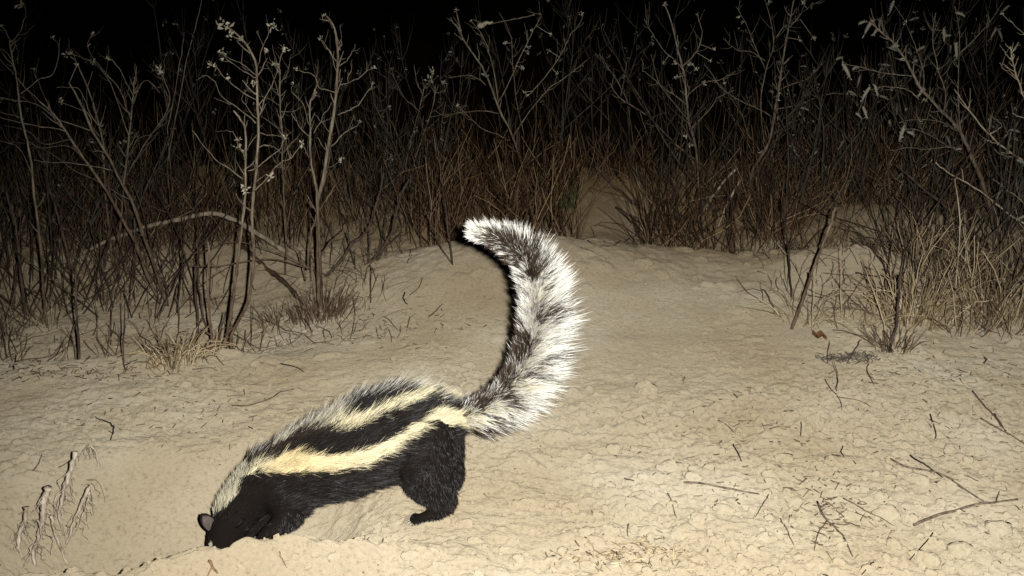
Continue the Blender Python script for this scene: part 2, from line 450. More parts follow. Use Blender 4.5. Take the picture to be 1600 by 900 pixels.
tail_px = [(722, 652, 19, 1.370), (750, 638, 14, 1.372), (781, 617, 10, 1.375), (806, 587, 8.5, 1.379), (824, 550, 8, 1.383),
 (834, 510, 7.5, 1.387), (837, 470, 7, 1.390), (832, 432, 6, 1.392), (817, 402, 5.5, 1.392), (795, 382, 5, 1.392), (770, 370, 4.5, 1.392), (745, 364, 3.5, 1.391)]
TLN, TLR = chain3(tail_px)
TLN = spline(TLN, n=6); TLR = np.interp(np.linspace(0, 1, len(TLN)), np.linspace(0, 1, len(TLR)), TLR)
hind = [(668, 682, 44, 1.345), (652, 722, 39, 1.330), (664, 748, 33, 1.326), (684, 768, 25, 1.323), (694, 783, 18, 1.322), (686, 797, 12, 1.320), (668, 804, 9, 1.318), (655, 807, 7, 1.317)]
thigh2 = [(680, 685, 34, 1.345), (684, 722, 29, 1.333), (690, 755, 24, 1.326), (697, 782, 17, 1.323)]
fore = [(438, 762, 40, 1.312), (452, 786, 30, 1.300), (452, 806, 22, 1.291), (438, 820, 17, 1.283), (420, 832, 12, 1.276), (410, 839, 8, 1.273)]
def blob_chain(mb, P, R, per=5):
    for i in range(len(P) - 1):
        for t in np.linspace(0, 1, per, endpoint=False):
            sphere(mb, P[i] * (1 - t) + P[i + 1] * t, R[i] * (1 - t) + R[i + 1] * t)
    sphere(mb, P[-1], R[-1])
def sphere(mb, c, r, k=10, ax=(1, 1, 1)):
    th = np.linspace(0, PI, k)[1:-1]; ph = np.linspace(0, 2 * PI, 2 * k, endpoint=False)
    v = np.stack([np.sin(th)[:, None] * np.cos(ph), np.sin(th)[:, None] * np.sin(ph), np.cos(th)[:, None] * np.ones_like(ph)], -1).reshape(-1, 3)
    v = np.vstack([v, [0, 0, 1], [0, 0, -1]]) * r * np.array(ax) + c
    m_ = 2 * k; q = []; t = []
    for i in range(k - 3):
        for j in range(m_): q.append((i * m_ + j, (i + 1) * m_ + j, (i + 1) * m_ + (j + 1) % m_, i * m_ + (j + 1) % m_))
    a_, b_ = (k - 2) * m_, (k - 2) * m_ + 1
    for j in range(m_):
        t.append((a_, j, (j + 1) % m_)); t.append((b_, (k - 3) * m_ + (j + 1) % m_, (k - 3) * m_ + j))
    mb.add(v, q, t)
HP, HR = chain3(hind); H2P, H2R = chain3(thigh2); FP, FR = chain3(fore)
dz = float(Z(HP[-2][0], HP[-2][1])) + HR[-2] * 0.8 - HP[-2][2]       # sole on the soil
w_ = np.linspace(0, 1, len(HP))[:, None]; HP = HP + w_ * np.array([0, 0, dz])
off = np.array([0.006, 0.072, 0.0])
HPf = HP + off * np.linspace(.7, 1, len(HP))[:, None]; H2Pf = H2P + off
FPf = np.array([FP[0] + [0.02, .055, 0], FP[1] + [0.005, .07, -.005], FP[2] + [-0.02, .075, -.02], FP[3] + [-0.04, .07, -.035], FP[4] + [-0.05, .06, -.045], FP[5] + [-0.055, .055, -.05]])
mb = MB()
blob_chain(mb, SPN, SPR, 2); blob_chain(mb, TLN, TLR, 2)
for c_, r_ in ((HP, HR), (H2P, H2R), (HPf, HR), (H2Pf, H2R), (FP, FR), (FPf, FR)): blob_chain(mb, c_, r_, 7)
claws = []
def toes(base, fwd, spread, n, L, r):
    side = np.cross(fwd, [0, 0, 1.0]); side /= np.linalg.norm(side)
    for k in range(n):
        t = (k - (n - 1) / 2) / ((n - 1) / 2)
        a_ = base + side * t * spread
        d_ = fwd + side * t * 0.25; d_ /= np.linalg.norm(d_)
        l = L * (1 - 0.22 * abs(t))
        p = [a_, a_ + d_ * l * .5 + [0, 0, r * .7], a_ + d_ * l + [0, 0, -r * .2]]
        blob_chain(mb, p, [r, r, r * .85], 4)
        claws.append((p[-1], d_))
toes(HP[-1] + [0, 0, -.001], np.array([-1, -.12, -.05]), 0.0075, 5, 0.011, 0.0028)
toes(HPf[-1] + [0, 0, -.001], np.array([-1, -.12, -.05]), 0.0075, 5, 0.011, 0.0028)
toes(FP[-1], np.array([-.8, -.15, -.45]), 0.007, 5, 0.010, 0.0028)
toes(FPf[-1], np.array([-.7, -.1, -.6]), 0.007, 5, 0.010, 0.0028)
raw = bpy.data.objects.new('raw', fast_mesh('raw', np.vstack(mb.v), np.vstack(mb.q), np.vstack(mb.t)))
COL.objects.link(raw)
rm = raw.modifiers.new('r', 'REMESH'); rm.mode = 'VOXEL'; rm.voxel_size = 0.0022
sm = raw.modifiers.new('s', 'SMOOTH'); sm.factor = 0.5; sm.iterations = 8
dg = bpy.context.evaluated_depsgraph_get(); dg.update()
body_me = bpy.data.meshes.new_from_object(raw.evaluated_get(dg))
bpy.data.objects.remove(raw)
body_me.name = 'body'
nv = len(body_me.vertices); BV = np.empty(nv * 3, np.float32); body_me.vertices.foreach_get('co', BV); BV = BV.reshape(-1, 3).astype(float)
body_me.calc_loop_triangles()
nt_ = len(body_me.loop_triangles); TI = np.empty(nt_ * 3, np.int32); body_me.loop_triangles.foreach_get('vertices', TI); TI = TI.reshape(-1, 3)
BN = np.empty(nv * 3, np.float32); body_me.vertex_normals.foreach_get('vector', BN); BN = BN.reshape(-1, 3).astype(float)
print("body verts", nv)

# coat pattern: lengthwise stripes given as angle round the trunk against distance along it
CH = np.vstack([SPN, TLN[1:]]); CR = np.concatenate([SPR, TLR[1:]])
CS = np.concatenate([[0], np.cumsum(np.linalg.norm(np.diff(CH, axis=0), axis=1))])
S_END = CS[len(SPN) - 1]
CT = np.gradient(CH, axis=0); CT /= np.linalg.norm(CT, axis=1)[:, None]
VD = CAM - CH; VD -= CT * (VD * CT).sum(1)[:, None]; VD /= np.linalg.norm(VD, axis=1)[:, None]
WD = np.cross(CT, VD); 
if WD[60][2] < 0: WD = -WD
def along(P):
    """nearest place on the spine and tail for every point: distance along, angle, reach, index"""
    P = np.asarray(P); out = np.empty(len(P), int)
    for a_ in range(0, len(P), 20000):
        d2 = ((P[a_:a_ + 20000, None] - CH[None]) ** 2).sum(-1); out[a_:a_ + 20000] = d2.argmin(1)
    k = out
    d = P - CH[k]; s = CS[k] + (d * CT[k]).sum(1)
    d = d - CT[k] * (d * CT[k]).sum(1)[:, None]
    ang = np.degrees(np.arctan2((d * WD[k]).sum(1), (d * VD[k]).sum(1)))
    return s, ang, np.linalg.norm(d, axis=1) / CR[k], k
def proj(P):
    d = P - CAM; z = depth(P)
    return 800 + d[0] / z * F, 450 - (d[1] * SP + d[2] * CP) / z * F
CPX = np.array([proj(p) for p in CH]); CRP = np.array([r / ppx(p) for r, p in zip(CR, CH)])
TPX = np.gradient(CPX, axis=0); TPX /= np.linalg.norm(TPX, axis=1)[:, None]
WPX = np.stack([TPX[:, 1], -TPX[:, 0]], 1)       # towards the back
def curve(pts):
    s, a_ = [], []
    for x, y in pts:
        d = np.array([x, y]) - CPX[:len(SPN) + 4]; k = (d ** 2).sum(1).argmin()
        s.append(CS[k]); v = (d[k] @ WPX[k]) / (CRP[k] * 1.09); a_.append(math.degrees(math.asin(max(-1, min(1, v)))))
    o = np.argsort(s); s = np.array(s)[o]; a_ = np.array(a_)[o]
    return lambda q: np.interp(q, s, a_)
def Zm(l): return [(290 + x / 2.648, 560 + y / 2.648) for x, y in l]
A_low = curve(Zm([(112, 645), (170, 605), (212, 560), (222, 505), (265, 472), (330, 468), (400, 466), (500, 468), (600, 468), (680, 462), (760, 440), (830, 400), (890, 345), (950, 300), (1010, 278), (1060, 268), (1120, 275), (1180, 305)]))
A_up = curve(Zm([(215, 470), (260, 440), (300, 418), (350, 420), (400, 378), (450, 370), (520, 385), (600, 388), (700, 375), (780, 345), (840, 315), (880, 278), (940, 250), (1000, 230), (1050, 212)]))
B_up = curve(Zm([(225, 430), (300, 380), (370, 380), (410, 345), (450, 320), (540, 302), (640, 320), (720, 300), (770, 258), (830, 243), (900, 208), (960, 193), (1040, 198)]))
D_low = curve(Zm([(560, 262), (640, 240), (700, 235), (760, 210), (820, 180), (900, 158), (960, 148), (1040, 165)]))
def s_of(x, y):
    d = np.array([x, y]) - CPX[:len(SPN) + 4]; return CS[(d ** 2).sum(1).argmin()]
S_nape = s_of(*Zm([(235, 440)])[0]); S_B0 = s_of(*Zm([(225, 430)])[0]); S_D0 = s_of(*Zm([(600, 200)])[0]); S_D1 = s_of(*Zm([(1000, 150)])[0]); S_B1 = s_of(*Zm([(1050, 205)])[0])
S_ear = s_of(330, 800)
MID = 72.0
BROW = at(324, 852, 1.275)
BLACK = np.array([0.0095, 0.0070, 0.0056]); CREAM = np.array([0.70, 0.63, 0.41]); YEL = np.array([0.72, 0.59, 0.32]); WHITE = np.array([0.80, 0.79, 0.72]); BROWN = np.array([0.030, 0.020, 0.013])
def coat(P, jit=0.0):
    s, a_, reach, k = along(P)
    n = len(s)
    a_ = np.where(a_ > MID, 2 * MID - a_, a_)
    a_ = np.where(a_ < -140, 0 * a_ - 90, a_)
    a_ = a_ + rng.normal(size=n) * jit; s = s + rng.normal(size=n) * jit * 0.0004
    leg = (reach > 1.32) & (a_ < A_low(s) + 6)
    w = (a_ > A_low(s)) & (s > S_ear) & ~leg
    inB = (a_ > A_up(s) - 5) & (a_ < B_up(s) + 6) & (s > S_B0) & (s < S_B1)
    inD = (a_ > D_low(s) - 2) & (s > S_D0) & (s < S_D1)
    w &= ~inB & ~inD
    white = w & (s < S_END + 0.02)
    # tail root: dark above, pale along the side
    tr = s > S_B1
    ctail = tr & (a_ > 35)
    white &= ~ctail
    col = np.tile(BLACK, (n, 1))
    ty = np.clip((gauss(s, 0 * s, s_of(460, 730), 0, 0.055, 1) * (a_ < 38)), 0, 1)[:, None]
    grey = ((a_ > 55) & (s < S_D0))[:, None]
    head = (s < S_B0)[:, None]
    wc = CREAM * (1 - ty) + YEL * ty
    wc = np.where(grey | head, np.array([0.50, 0.46, 0.33]), wc)
    col = np.where(white[:, None], wc, col)
    brow = np.linalg.norm(P - BROW, axis=1) < 0.0060
    col = np.where(brow[:, None], np.array([0.42, 0.40, 0.31]), col)
    return col, white, s, a_, leg, k, reach
cb = coat(BV)[0] * 0.85
def tint(me, col):
    at_ = me.color_attributes.new('tint', 'FLOAT_COLOR', 'POINT')
    c4 = np.ones((len(col), 4), np.float32); c4[:, :3] = col; at_.data.foreach_set('color', c4.ravel())
tint(body_me, cb)
zo = HP[-2].copy(); zo[2] = float(Z(zo[0], zo[1]))
animal = thing('striped_polecat', zo, 'black and cream striped polecat with a raised bushy white tail, digging head-down in the pit', 'polecat')
body_me.materials.clear()
body = link('body', body_me, M['skin'], animal)
for p in body_me.polygons: p.use_smooth = True

def strands(name, R, Dr, L, W, c0, c1, c2, parent, bend=None, segs=4, band=(0.35, 0.7)):
    """one mesh of tapering hairs; tone runs root c0, middle c1, tip c2"""
    n = len(R); Dr = Dr / np.linalg.norm(Dr, axis=1)[:, None]
    sd = np.cross(Dr, rng.normal(size=(n, 3))); sd /= np.linalg.norm(sd, axis=1)[:, None]
    if bend is None: bend = rng.normal(size=(n, 3)) * 0.12
    vs, cs = [], []
    for i in range(segs + 1):
        t = i / segs
        p = R + Dr * (L * t)[:, None] + bend * (L * t * t)[:, None]
        w = (W * (1 - t) ** 0.6 * 0.5)[:, None]
        c = np.where(t < band[0], c0, np.where(t < band[1], c1, c2)) if True else c0
        a1 = sst(band[0] - .15, band[0] + .05, t); a2 = sst(band[1] - .12, band[1] + .08, t)
        c = c0 * (1 - a1) + c1 * a1; c = c * (1 - a2) + c2 * a2
        if i < segs:
            vs += [p - sd * w, p + sd * w]; cs += [c, c]
        else:
            vs.append(p); cs.append(c)
    m_ = 2 * segs + 1
    V = np.stack(vs, 1).reshape(-1, 3); Cc = np.stack(cs, 1).reshape(-1, 3)
    b = (np.arange(n) * m_)[:, None]
    q = np.concatenate([b + np.array([[2 * i, 2 * i + 1, 2 * i + 3, 2 * i + 2]]) for i in range(segs - 1)], 1).reshape(-1, 4)
    t = b + np.array([[2 * segs - 2, 2 * segs - 1, 2 * segs]])
    me = fast_mesh(name, V, q, t)
    tint(me, Cc)
    return link(name, me, M['fur'], parent)

# body coat
tri = BV[TI]; ar = np.linalg.norm(np.cross(tri[:, 1] - tri[:, 0], tri[:, 2] - tri[:, 0]), axis=1)
NB = 120000
pick = rng.choice(len(TI), NB, p=ar / ar.sum()); u = rng.random((NB, 2)); fl = u.sum(1) > 1; u[fl] = 1 - u[fl]
bw = np.stack([1 - u.sum(1), u[:, 0], u[:, 1]], 1)
P0 = (BV[TI[pick]] * bw[:, :, None]).sum(1); N0 = (BN[TI[pick]] * bw[:, :, None]).sum(1); N0 /= np.linalg.norm(N0, axis=1)[:, None]
col, white, s_, a_, leg, k_, reach = coat(P0, 2.2)
keep = s_ < S_END + 0.012
P0, N0, col, white, s_, a_, leg, k_ = [q[keep] for q in (P0, N0, col, white, s_, a_, leg, k_)]
n = len(P0)
flow = CT[k_].copy()
flow[leg] = np.array([0.25, -0.05, -0.9])
headm = s_ < S_nape
up = np.clip((a_ - 0) / 60, 0, 1)
L = 0.010 + 0.008 * up + 0.004 * sst(S_nape, S_D0, s_) * (1 - sst(S_D1 - .02, S_END, s_)) - .005 * up * sst(S_D1 - .02, S_END, s_)
L = np.where(headm, 0.006 + 0.004 * up, L); L = np.where(leg, 0.0055, L)
L = np.where(s_ < S_ear, 0.0035, L)
foot = P0[:, 2] < float(Z(HP[-2][0], HP[-2][1])) + 0.012
L = np.where(foot & leg, 0.003, L)
L *= rng.uniform(0.65, 1.2, n)
# tufting: neighbours lean the same way
cell = np.floor(P0 / 0.006).astype(np.int64); hsh = (cell[:, 0] * 73856093 ^ cell[:, 1] * 19349663 ^ cell[:, 2] * 83492791) & 0xFFFF
tv = rng.normal(size=(65536, 3))[hsh]
nl = np.where(leg | (s_ < S_ear), 0.18, 0.30 + 0.28 * up)
Dr = flow * 0.9 + N0 * nl[:, None] + tv * 0.15 + rng.normal(size=(n, 3)) * np.where(white, .20, .11)[:, None] + np.where(white & (a_ < 40), .14, 0)[:, None] * np.array([0, -.5, -1.0])
Dr = Dr - N0 * np.minimum((Dr * N0).sum(1) - 0.10, 0)[:, None]
W = np.where(white, 0.00062, 0.00062) * rng.uniform(0.7, 1.3, n)
var = np.where(white, rng.uniform(0.72, 1.10, n), rng.uniform(.5, 1.5, n) ** 1.6)[:, None]
c0 = col * var * np.where(white[:, None], 0.85, 1)
tip = c0.copy()
greytip = (a_ > 62) & (rng.random(n) < 0.28) & (s_ > S_B0)
L = np.where(greytip, L * 1.35, L)
tip[greytip] = np.array([0.55, 0.52, 0.45])
rg = (a_ > D_low(s_)) & (s_ > S_D1 - .004) & (rng.random(n) < .55); c0[rg] = BROWN * 1.5; tip[rg & (rng.random(n) < .6)] = BROWN * 2
dr = (rng.random(n) < 0.45) & (a_ > 42) & (s_ < S_D0) & (s_ > S_ear + .02); c0[dr] = BROWN * 1.5
spec = (~white) & (rng.random(n) < 0.05 * (a_ < 0) * (s_ > S_B0)); tip[spec] = np.array([0.12, 0.115, 0.13]); L[spec] *= .7
strands('body_fur', P0 + N0 * -0.0006, Dr, L, W, c0, c0, tip, animal, bend=flow * 0.25 + rng.normal(size=(n, 3)) * 0.10, band=(0.4, 0.72))

# bushy tail
NT = 46000
TS = np.concatenate([[0], np.cumsum(np.linalg.norm(np.diff(TLN, axis=0), axis=1))]); TLEN = TS[-1]
TT = np.gradient(TLN, axis=0); TT /= np.linalg.norm(TT, axis=1)[:, None]
TV = CAM - TLN; TV -= TT * (TV * TT).sum(1)[:, None]; TV /= np.linalg.norm(TV, axis=1)[:, None]
TO = np.cross(TT, TV)
if TO[40][0] < 0: TO = -TO          # outer side of the curve
def tailpt(sv, al):
    P = np.stack([np.interp(sv, TS, TLN[:, j]) for j in range(3)], -1)
    def fr(A): 
        q = np.stack([np.interp(sv, TS, A[:, j]) for j in range(3)], -1); return q / np.linalg.norm(q, axis=-1, keepdims=True)
    t_, v_, o_ = fr(TT), fr(TV), fr(TO)
    rad = o_ * np.cos(al)[:, None] + v_ * np.sin(al)[:, None]
    return P, t_, rad, np.interp(sv, TS, TLR)
def tail_dir(sv, al, lean):
    P, t_, rad, r = tailpt(sv, al)
    return P, t_, rad, r
def tail_len(sv, al):
    u = sv / TLEN; c = np.cos(al)
    outer = np.interp(u, [0, .10, .25, .45, .7, .88, 1], [.042, .059, .068, .064, .050, .028, .020])
    inner = np.interp(u, [0, .10, .3, .6, .85, 1], [.016, .018, .024, .030, .026, .016])
    side = np.interp(u, [0, .1, .3, .7, 1], [.020, .030, .038, .032, .018])
    return np.where(c > 0, side + (outer - side) * c ** 1.5, side + (inner - side) * (-c) ** 1.2)
# tuft guides
NG = 2600
gs = TLEN * (rng.random(NG)); ga = rng.uniform(-PI, PI, NG)
gl = rng.normal(size=(NG, 3)); gtone = rng.random(NG); gband = rng.random(NG)
sv = TLEN * np.clip(rng.random(NT) ** 0.92, 0, 1); al = rng.uniform(-PI, PI, NT)
gi = np.empty(NT, int)
for q in range(0, NT, 4000):
    dd = ((sv[q:q + 4000, None] - gs) / 0.006) ** 2 + (np.angle(np.exp(1j * (al[q:q + 4000, None] - ga))) / 0.35) ** 2
    gi[q:q + 4000] = dd.argmin(1)
def setup(sv, al, jit, tuft):
    P, t_, rad, r = tailpt(sv, al)
    u = sv / TLEN
    lean = np.interp(u, [0, .15, .5, .85, 1], [0.95, 0.75, 0.60, 0.9, 1.9]) + 0.35 * (np.cos(al) < -.3)
    Dd = rad * 1.0 + t_ * lean[:, None] + tuft * 0.19 + jit * 0.10
    Dd /= np.linalg.norm(Dd, axis=1)[:, None]
    return P + rad * (r * 0.8)[:, None], Dd, tail_len(sv, al)
Rg, Dg, Lg = setup(gs, ga, 0 * gl, gl)
R0, D0, L0 = setup(sv, al, rng.normal(size=(NT, 3)), gl[gi])
L0 = L0 * rng.uniform(0.5, 1.08, NT) * (0.80 + .27 * gband[gi])
tipg = Rg[gi] + Dg[gi] * (L0)[:, None]
bendt = (tipg - (R0 + D0 * L0[:, None])) * 0.55 / L0[:, None] + rng.normal(size=(NT, 3)) * 0.05
u_ = sv / TLEN; co = np.cos(al); ug = gs[gi] / TLEN; ag = ga[gi]
blot = 1.2 * vnoise(ug * 17 + 3, ag * 1.0 + 9, 61) + 0.5 * vnoise(ug * 36, ag * 2.4 + 4, 62)
darkmid = (blot + 0.35 * (gband[gi] - .5) > 0.02) & (u_ > 0.06) & (u_ < 0.97)
basedark = (u_ < 0.36 - 0.20 * (co > 0.0)) & (co < 0.25) & (rng.random(NT) < 0.92)
streak = gtone[gi] < 0.16
pale = np.where((u_ < .35)[:, None], np.array([0.62, 0.56, 0.38]), np.array([0.55, 0.50, 0.38]))
pale = pale * rng.uniform(0.7, 1.1, NT)[:, None]
c0 = pale.copy(); c1 = pale.copy(); c2 = WHITE * rng.uniform(0.85, 1.08, NT)[:, None]
c1[darkmid] = BROWN * 1.2; 
rs = (rng.random(NT) < 0.15) | ((blot > .12) & (co < .6)); c0[rs] = BROWN * 2.2
c0[streak] = BROWN * 1.5; c1[streak] = BROWN * 2
dt = darkmid & (rng.random(NT) < np.where(co < .5, .85, np.where(co < .82, .80, .55 * (blot > .14)))); c2[dt] = BROWN * 1.3
st2 = streak & (co < .75) & (rng.random(NT) < .6); c2[st2] = BROWN * 2.4
ud = (u_ < .10) & (co > .80) & (rng.random(NT) < .8); c0[ud] = BROWN; c1[ud] = BROWN * 1.3; c2[ud] = BROWN * 1.6
c0[basedark] = BROWN; c1[basedark] = BROWN * 1.2; bd2 = basedark & (rng.random(NT) < 0.7); c2[bd2] = BROWN * 2
strands('tail_fur', R0, D0, L0, np.full(NT, 0.00085) * rng.uniform(.7, 1.3, NT), c0, c1, c2, animal, bend=bendt, segs=5, band=(0.38, 0.66))
# claws
for k, (p, d_) in enumerate(claws):
    m_ = MB(); L_ = 0.013 if k >= 10 else 0.010
    q = np.array([p + d_ * L_ * t + np.array([0, 0, -1]) * L_ * 0.5 * t * t for t in np.linspace(0, 1, 6)])
    m_.tube(q, np.linspace(0.0017, 0.0003, 6), 6); m_.build('claw', M['claw'], animal)
# ears
def ear(base, tipd, wd, nrm, h, w, name='ear', label=None):
    tipd = tipd / np.linalg.norm(tipd); wd = wd / np.linalg.norm(wd); nrm = nrm / np.linalg.norm(nrm)
    def sheet(sc, offn):
        vs, qs = [], []; nu, nw = 8, 9
        for i in range(nu):
            t = i / (nu - 1)
            ww = w * math.sqrt(max(0, 1 - (t * 1.0) ** 2.6)) * (0.75 + .5 * t * (1 - t)) * sc
            for j in range(nw):
                x = 2 * j / (nw - 1) - 1
                vs.append(base + tipd * h * t * (sc if t > .5 else 1) + wd * x * ww + nrm * (offn - 0.32 * w * (1 - x * x) * (1 - t * .5)))
        for i in range(nu - 1):
            for j in range(nw - 1):
                a0 = i * nw + j; qs.append((a0, a0 + 1, a0 + nw + 1, a0 + nw))
        return vs, qs
    m_ = MB(); v1, q1 = sheet(1, 0); v2, q2 = sheet(1.0, -0.0022); m_.add(v1, q1); m_.add(v2, q2)
    nu, nw = 8, 9
    loop = [j for j in range(nw)] + [i * nw + nw - 1 for i in range(1, nu)] + [(nu - 1) * nw + j for j in range(nw - 2, -1, -1)] + [i * nw for i in range(nu - 2, 0, -1)]
    qq = [(loop[k], loop[(k + 1) % len(loop)], loop[(k + 1) % len(loop)] + nu * nw, loop[k] + nu * nw) for k in range(len(loop))]
    m_.q.append(np.array(qq)); 
    e = m_.build(name, M['skin'], animal); tint(e.data, np.tile(BLACK * 1.3, (len(e.data.vertices), 1)))
    m2 = MB(); v3, q3 = sheet(0.84, 0.0009); m2.add(v3, q3); m2.build('inner_ear', M['earskin'], e)
    return e
e_b = at(332, 824, 1.287); e_t = at(311, 799, 1.284) - e_b
tv_ = CAM - e_b; wd_ = np.cross(e_t, tv_)
e1 = ear(e_b, e_t, wd_, tv_ * 1.0 + np.array([-.5, 0, 0.2]) * 0, 0.0225, 0.0092)
e_b2 = at(372, 818, 1.275); e_t2 = np.array([0.01, -0.018, 0.012])
ear(e_b2, e_t2, np.array([.5, 0, .6]), np.array([-.6, -.3, .5]), 0.016, 0.009)
# eyes, nose, whiskers
for px, py, Y in ((338, 862, 1.273), (331, 858, 1.305)):
    m_ = MB(); sphere(m_, at(px, py, Y), 0.0035, 8); m_.build('eye', M['eye'], animal)
m_ = MB(); sphere(m_, at(332, 902, 1.280), 0.005, 8, (1, 1.2, .8)); m_.build('nose', M['nose'], animal)
for k in range(6):
    m_ = MB(); b_ = at(336, 886, 1.272 if k % 2 else 1.296); d_ = np.array([rng.uniform(-.6, .1), -1 if k % 2 else 1, rng.uniform(.0, .4)])
    m_.tube(np.array([b_ + d_ * 0.03 * t for t in np.linspace(0, 1, 5)]), np.linspace(.0002, .00005, 5), 3); m_.build('whisker', M['black'], animal)

# ------------------------------------------------------------------ plants
def grown(P, ext=True):
    """carry a stem down into the soil below its first point"""
    b = P[0]; g = float(Z(b[0], b[1]))
    if b[2] > g + 0.012:
        d = P[1] - P[0]; x, y = b[0] - 0.15 * d[0], b[1]
        return np.vstack([[x, y, float(Z(x, y)) - 0.012], P])
    P = P.copy(); P = P[(P[:, 2] > g - 0.004) | (np.arange(len(P)) == len(P) - 1)]
    return np.vstack([[b[0], b[1], min(g, P[0][2]) - 0.012], P]) if len(P) > 1 else P
def twiglets(mb, P, r, n, L, sub=1):
    for _ in range(n):
        i = rng.integers(max(1, len(P) // 4), len(P)); p = P[i - 1]
        d = P[i] - p; d /= np.linalg.norm(d) + 1e-9
        s_ = np.cross(d, rng.normal(size=3)); s_ /= np.linalg.norm(s_) + 1e-9
        l = L * rng.uniform(.4, 1.2); q = d * rng.uniform(.4, 1.0) + s_ * rng.uniform(.5, 1.1)
        T = np.array([p + q * l * t + np.array([0, 0, .35]) * l * t * t for t in np.linspace(0, 1, 5)])
        T = wiggle(T, l * .08); mb.tube(T, np.linspace(r, r * .35, 5), 4, False)
        if sub: twiglets(mb, T, r * .6, 1 if rng.random() < .5 else 0, L * .5, 0)
def husk(mb, c, size, n=9):
    for _ in range(n):
        d = rng.normal(size=3); d[2] += .4
        mb.leaf(c + rng.normal(size=3) * size * .22, d, size * rng.uniform(.35, .8), size * rng.uniform(.18, .34))
def spike(mb, c, size, n=26):
    """furry seed spike along a short curved axis"""
    d = np.array([rng.normal() * .6, rng.normal() * .4, rng.uniform(-1, .4)]); d /= np.linalg.norm(d)
    Q = np.array([c + d * size * (t - .3) + np.array([0, 0, -.4]) * size * t * t for t in np.linspace(0, 1, 7)])
    mb.tube(Q, np.array([.10, .17, .19, .19, .16, .12, .05]) * size * .8, 6)
    for _ in range(n):
        q = Q[rng.integers(0, 7)]; mb.leaf(q, rng.normal(size=3) + d * .5, size * rng.uniform(.18, .34), size * .10)
def strokes3(Y, strokes, drift=0.5):
    """picture polylines given true depth: branches start on the stem they leave"""
    seen = []; out = []
    for (kind, w0, w1, pts) in strokes:
        p0 = np.array(pts[0], float); y0 = Y
        if kind != 's' and seen:
            A = np.array([[q[0], q[1]] for q in seen]); k = ((A - p0) ** 2).sum(1).argmin(); y0 = seen[k][2]
            sl = rng.uniform(-drift, drift)
        else: sl = rng.uniform(-.12, .12); y0 = Y + (rng.uniform(-.02, .02) if seen else 0)
        acc = 0; Q = []
        for i, (x, y) in enumerate(pts):
            if i: acc += math.hypot(x - pts[i - 1][0], y - pts[i - 1][1])
            yy = y0 + sl * acc / F * Y
            P = at(x, y, yy)
            Q.append(P)
        for i in range(len(pts)):
            yy = Q[i][1]
            if i:
                for t in (0.33, .66, 1): seen.append((pts[i - 1][0] * (1 - t) + x_(pts[i]) * t, pts[i - 1][1] * (1 - t) + pts[i][1] * t, Q[i - 1][1] * (1 - t) + yy * t))
            else: seen.append((pts[0][0], pts[0][1], yy))
        out.append((kind, np.array(Q), w0, w1))
    return out
def x_(p): return p[0]
def plant(name, label, cat, m, Y, strokes, tips=(), group=None, tw=3, twl=0.03, husks=0.0, mt='flower', drift=.5):
    gy = G(*strokes[0][3][0])[1]
    if abs(gy - Y) < .6: Y = gy
    S = strokes3(Y, strokes, drift)
    b = grown(S[0][1])[0] + [0, 0, .012]
    t = thing(name, b, label, cat, group)
    ends = []
    for kind, P, w0, w1 in S:
        P = spline(P, n=4)
        if kind == 's': P = grown(P)
        P = wiggle(P, 0.004)
        k = len(P); px = Y / F
        mb_ = MB(); R = np.linspace(w0 * .64, w1 * .64, k) * px * .5
        R = R * (1 + .10 * rng.normal(size=k)).clip(.75, 1.3)
        mb_.tube(P, R, 7 if w0 > 4 else 5)
        L_ = np.linalg.norm(P[-1] - P[0])
        if tw: twiglets(mb_, P, w1 * px * .36, int(tw * L_ / .10) + (1 if kind != 's' else 0), twl)
        mb_.build('stem' if kind == 's' else 'branch', M[m], t)
        ends.append(P[-1])
        if kind != 's' and rng.random() < husks:
            mh = MB(); husk(mh, P[-1], .010, 8); mh.build('dried_flower', M[mt], t)
    for (x, y, sz) in tips:
        c_ = np.array([q for kind, P, w0, w1 in S for q in spline(P, n=8)])
        pr = np.array([proj(q) for q in c_]); k = ((pr - [x, y]) ** 2).sum(1).argmin()
        cc = at(x, y, c_[k][1])
        mh = MB(); (spike(mh, cc, sz * px * 1.15) if name == 'seed_spiked_shrub' and sz > 9 else husk(mh, cc, sz * px * (.75 if Y > 2.3 else .9), 14))
        if np.linalg.norm(cc - c_[k]) > .004: mh.tube(spline([c_[k], cc], n=4), .0005, 4)
        mh.build('seed_spike' if name == 'seed_spiked_shrub' else 'dried_flower', M[mt if name != 'seed_spiked_shrub' else 'husk'], t)
    return t
BARE = 'bare shrubs round the clearing'
# far left tall one
plant('bare_shrub', 'tall slender bare shrub at the far left with hooked tips and one flower head', 'shrub', 'grey', 2.02, [
 ('s', 8, 3, [(74, 512), (67, 433), (61, 367), (52, 290), (46, 232), (37, 187), (30, 140), (22, 100), (15, 63)]),
 ('b', 2.4, 1.2, [(15, 63), (32, 50), (40, 26), (38, 7)]), ('b', 2.2, 1.1, [(15, 63), (2, 40), (-14, 44)]),
 ('b', 2.4, 1.3, [(32, 147), (57, 128), (80, 115), (90, 90), (91, 67), (83, 59)]), ('b', 1.6, .9, [(15, 63), (27, 75), (30, 92), (27, 100)]),
 ('b', 2, 1, [(33, 160), (14, 158), (-12, 150)]), ('b', 2, 1, [(22, 100), (8, 82), (-10, 78)]), ('b', 1.8, .9, [(37, 187), (20, 180), (-8, 172)]),
 ('b', 2, 1, [(50, 270), (30, 235), (12, 222), (-10, 215)])], [(33, 8, 15), (83, 59, 6), (2, 40, 6)], BARE, tw=1)
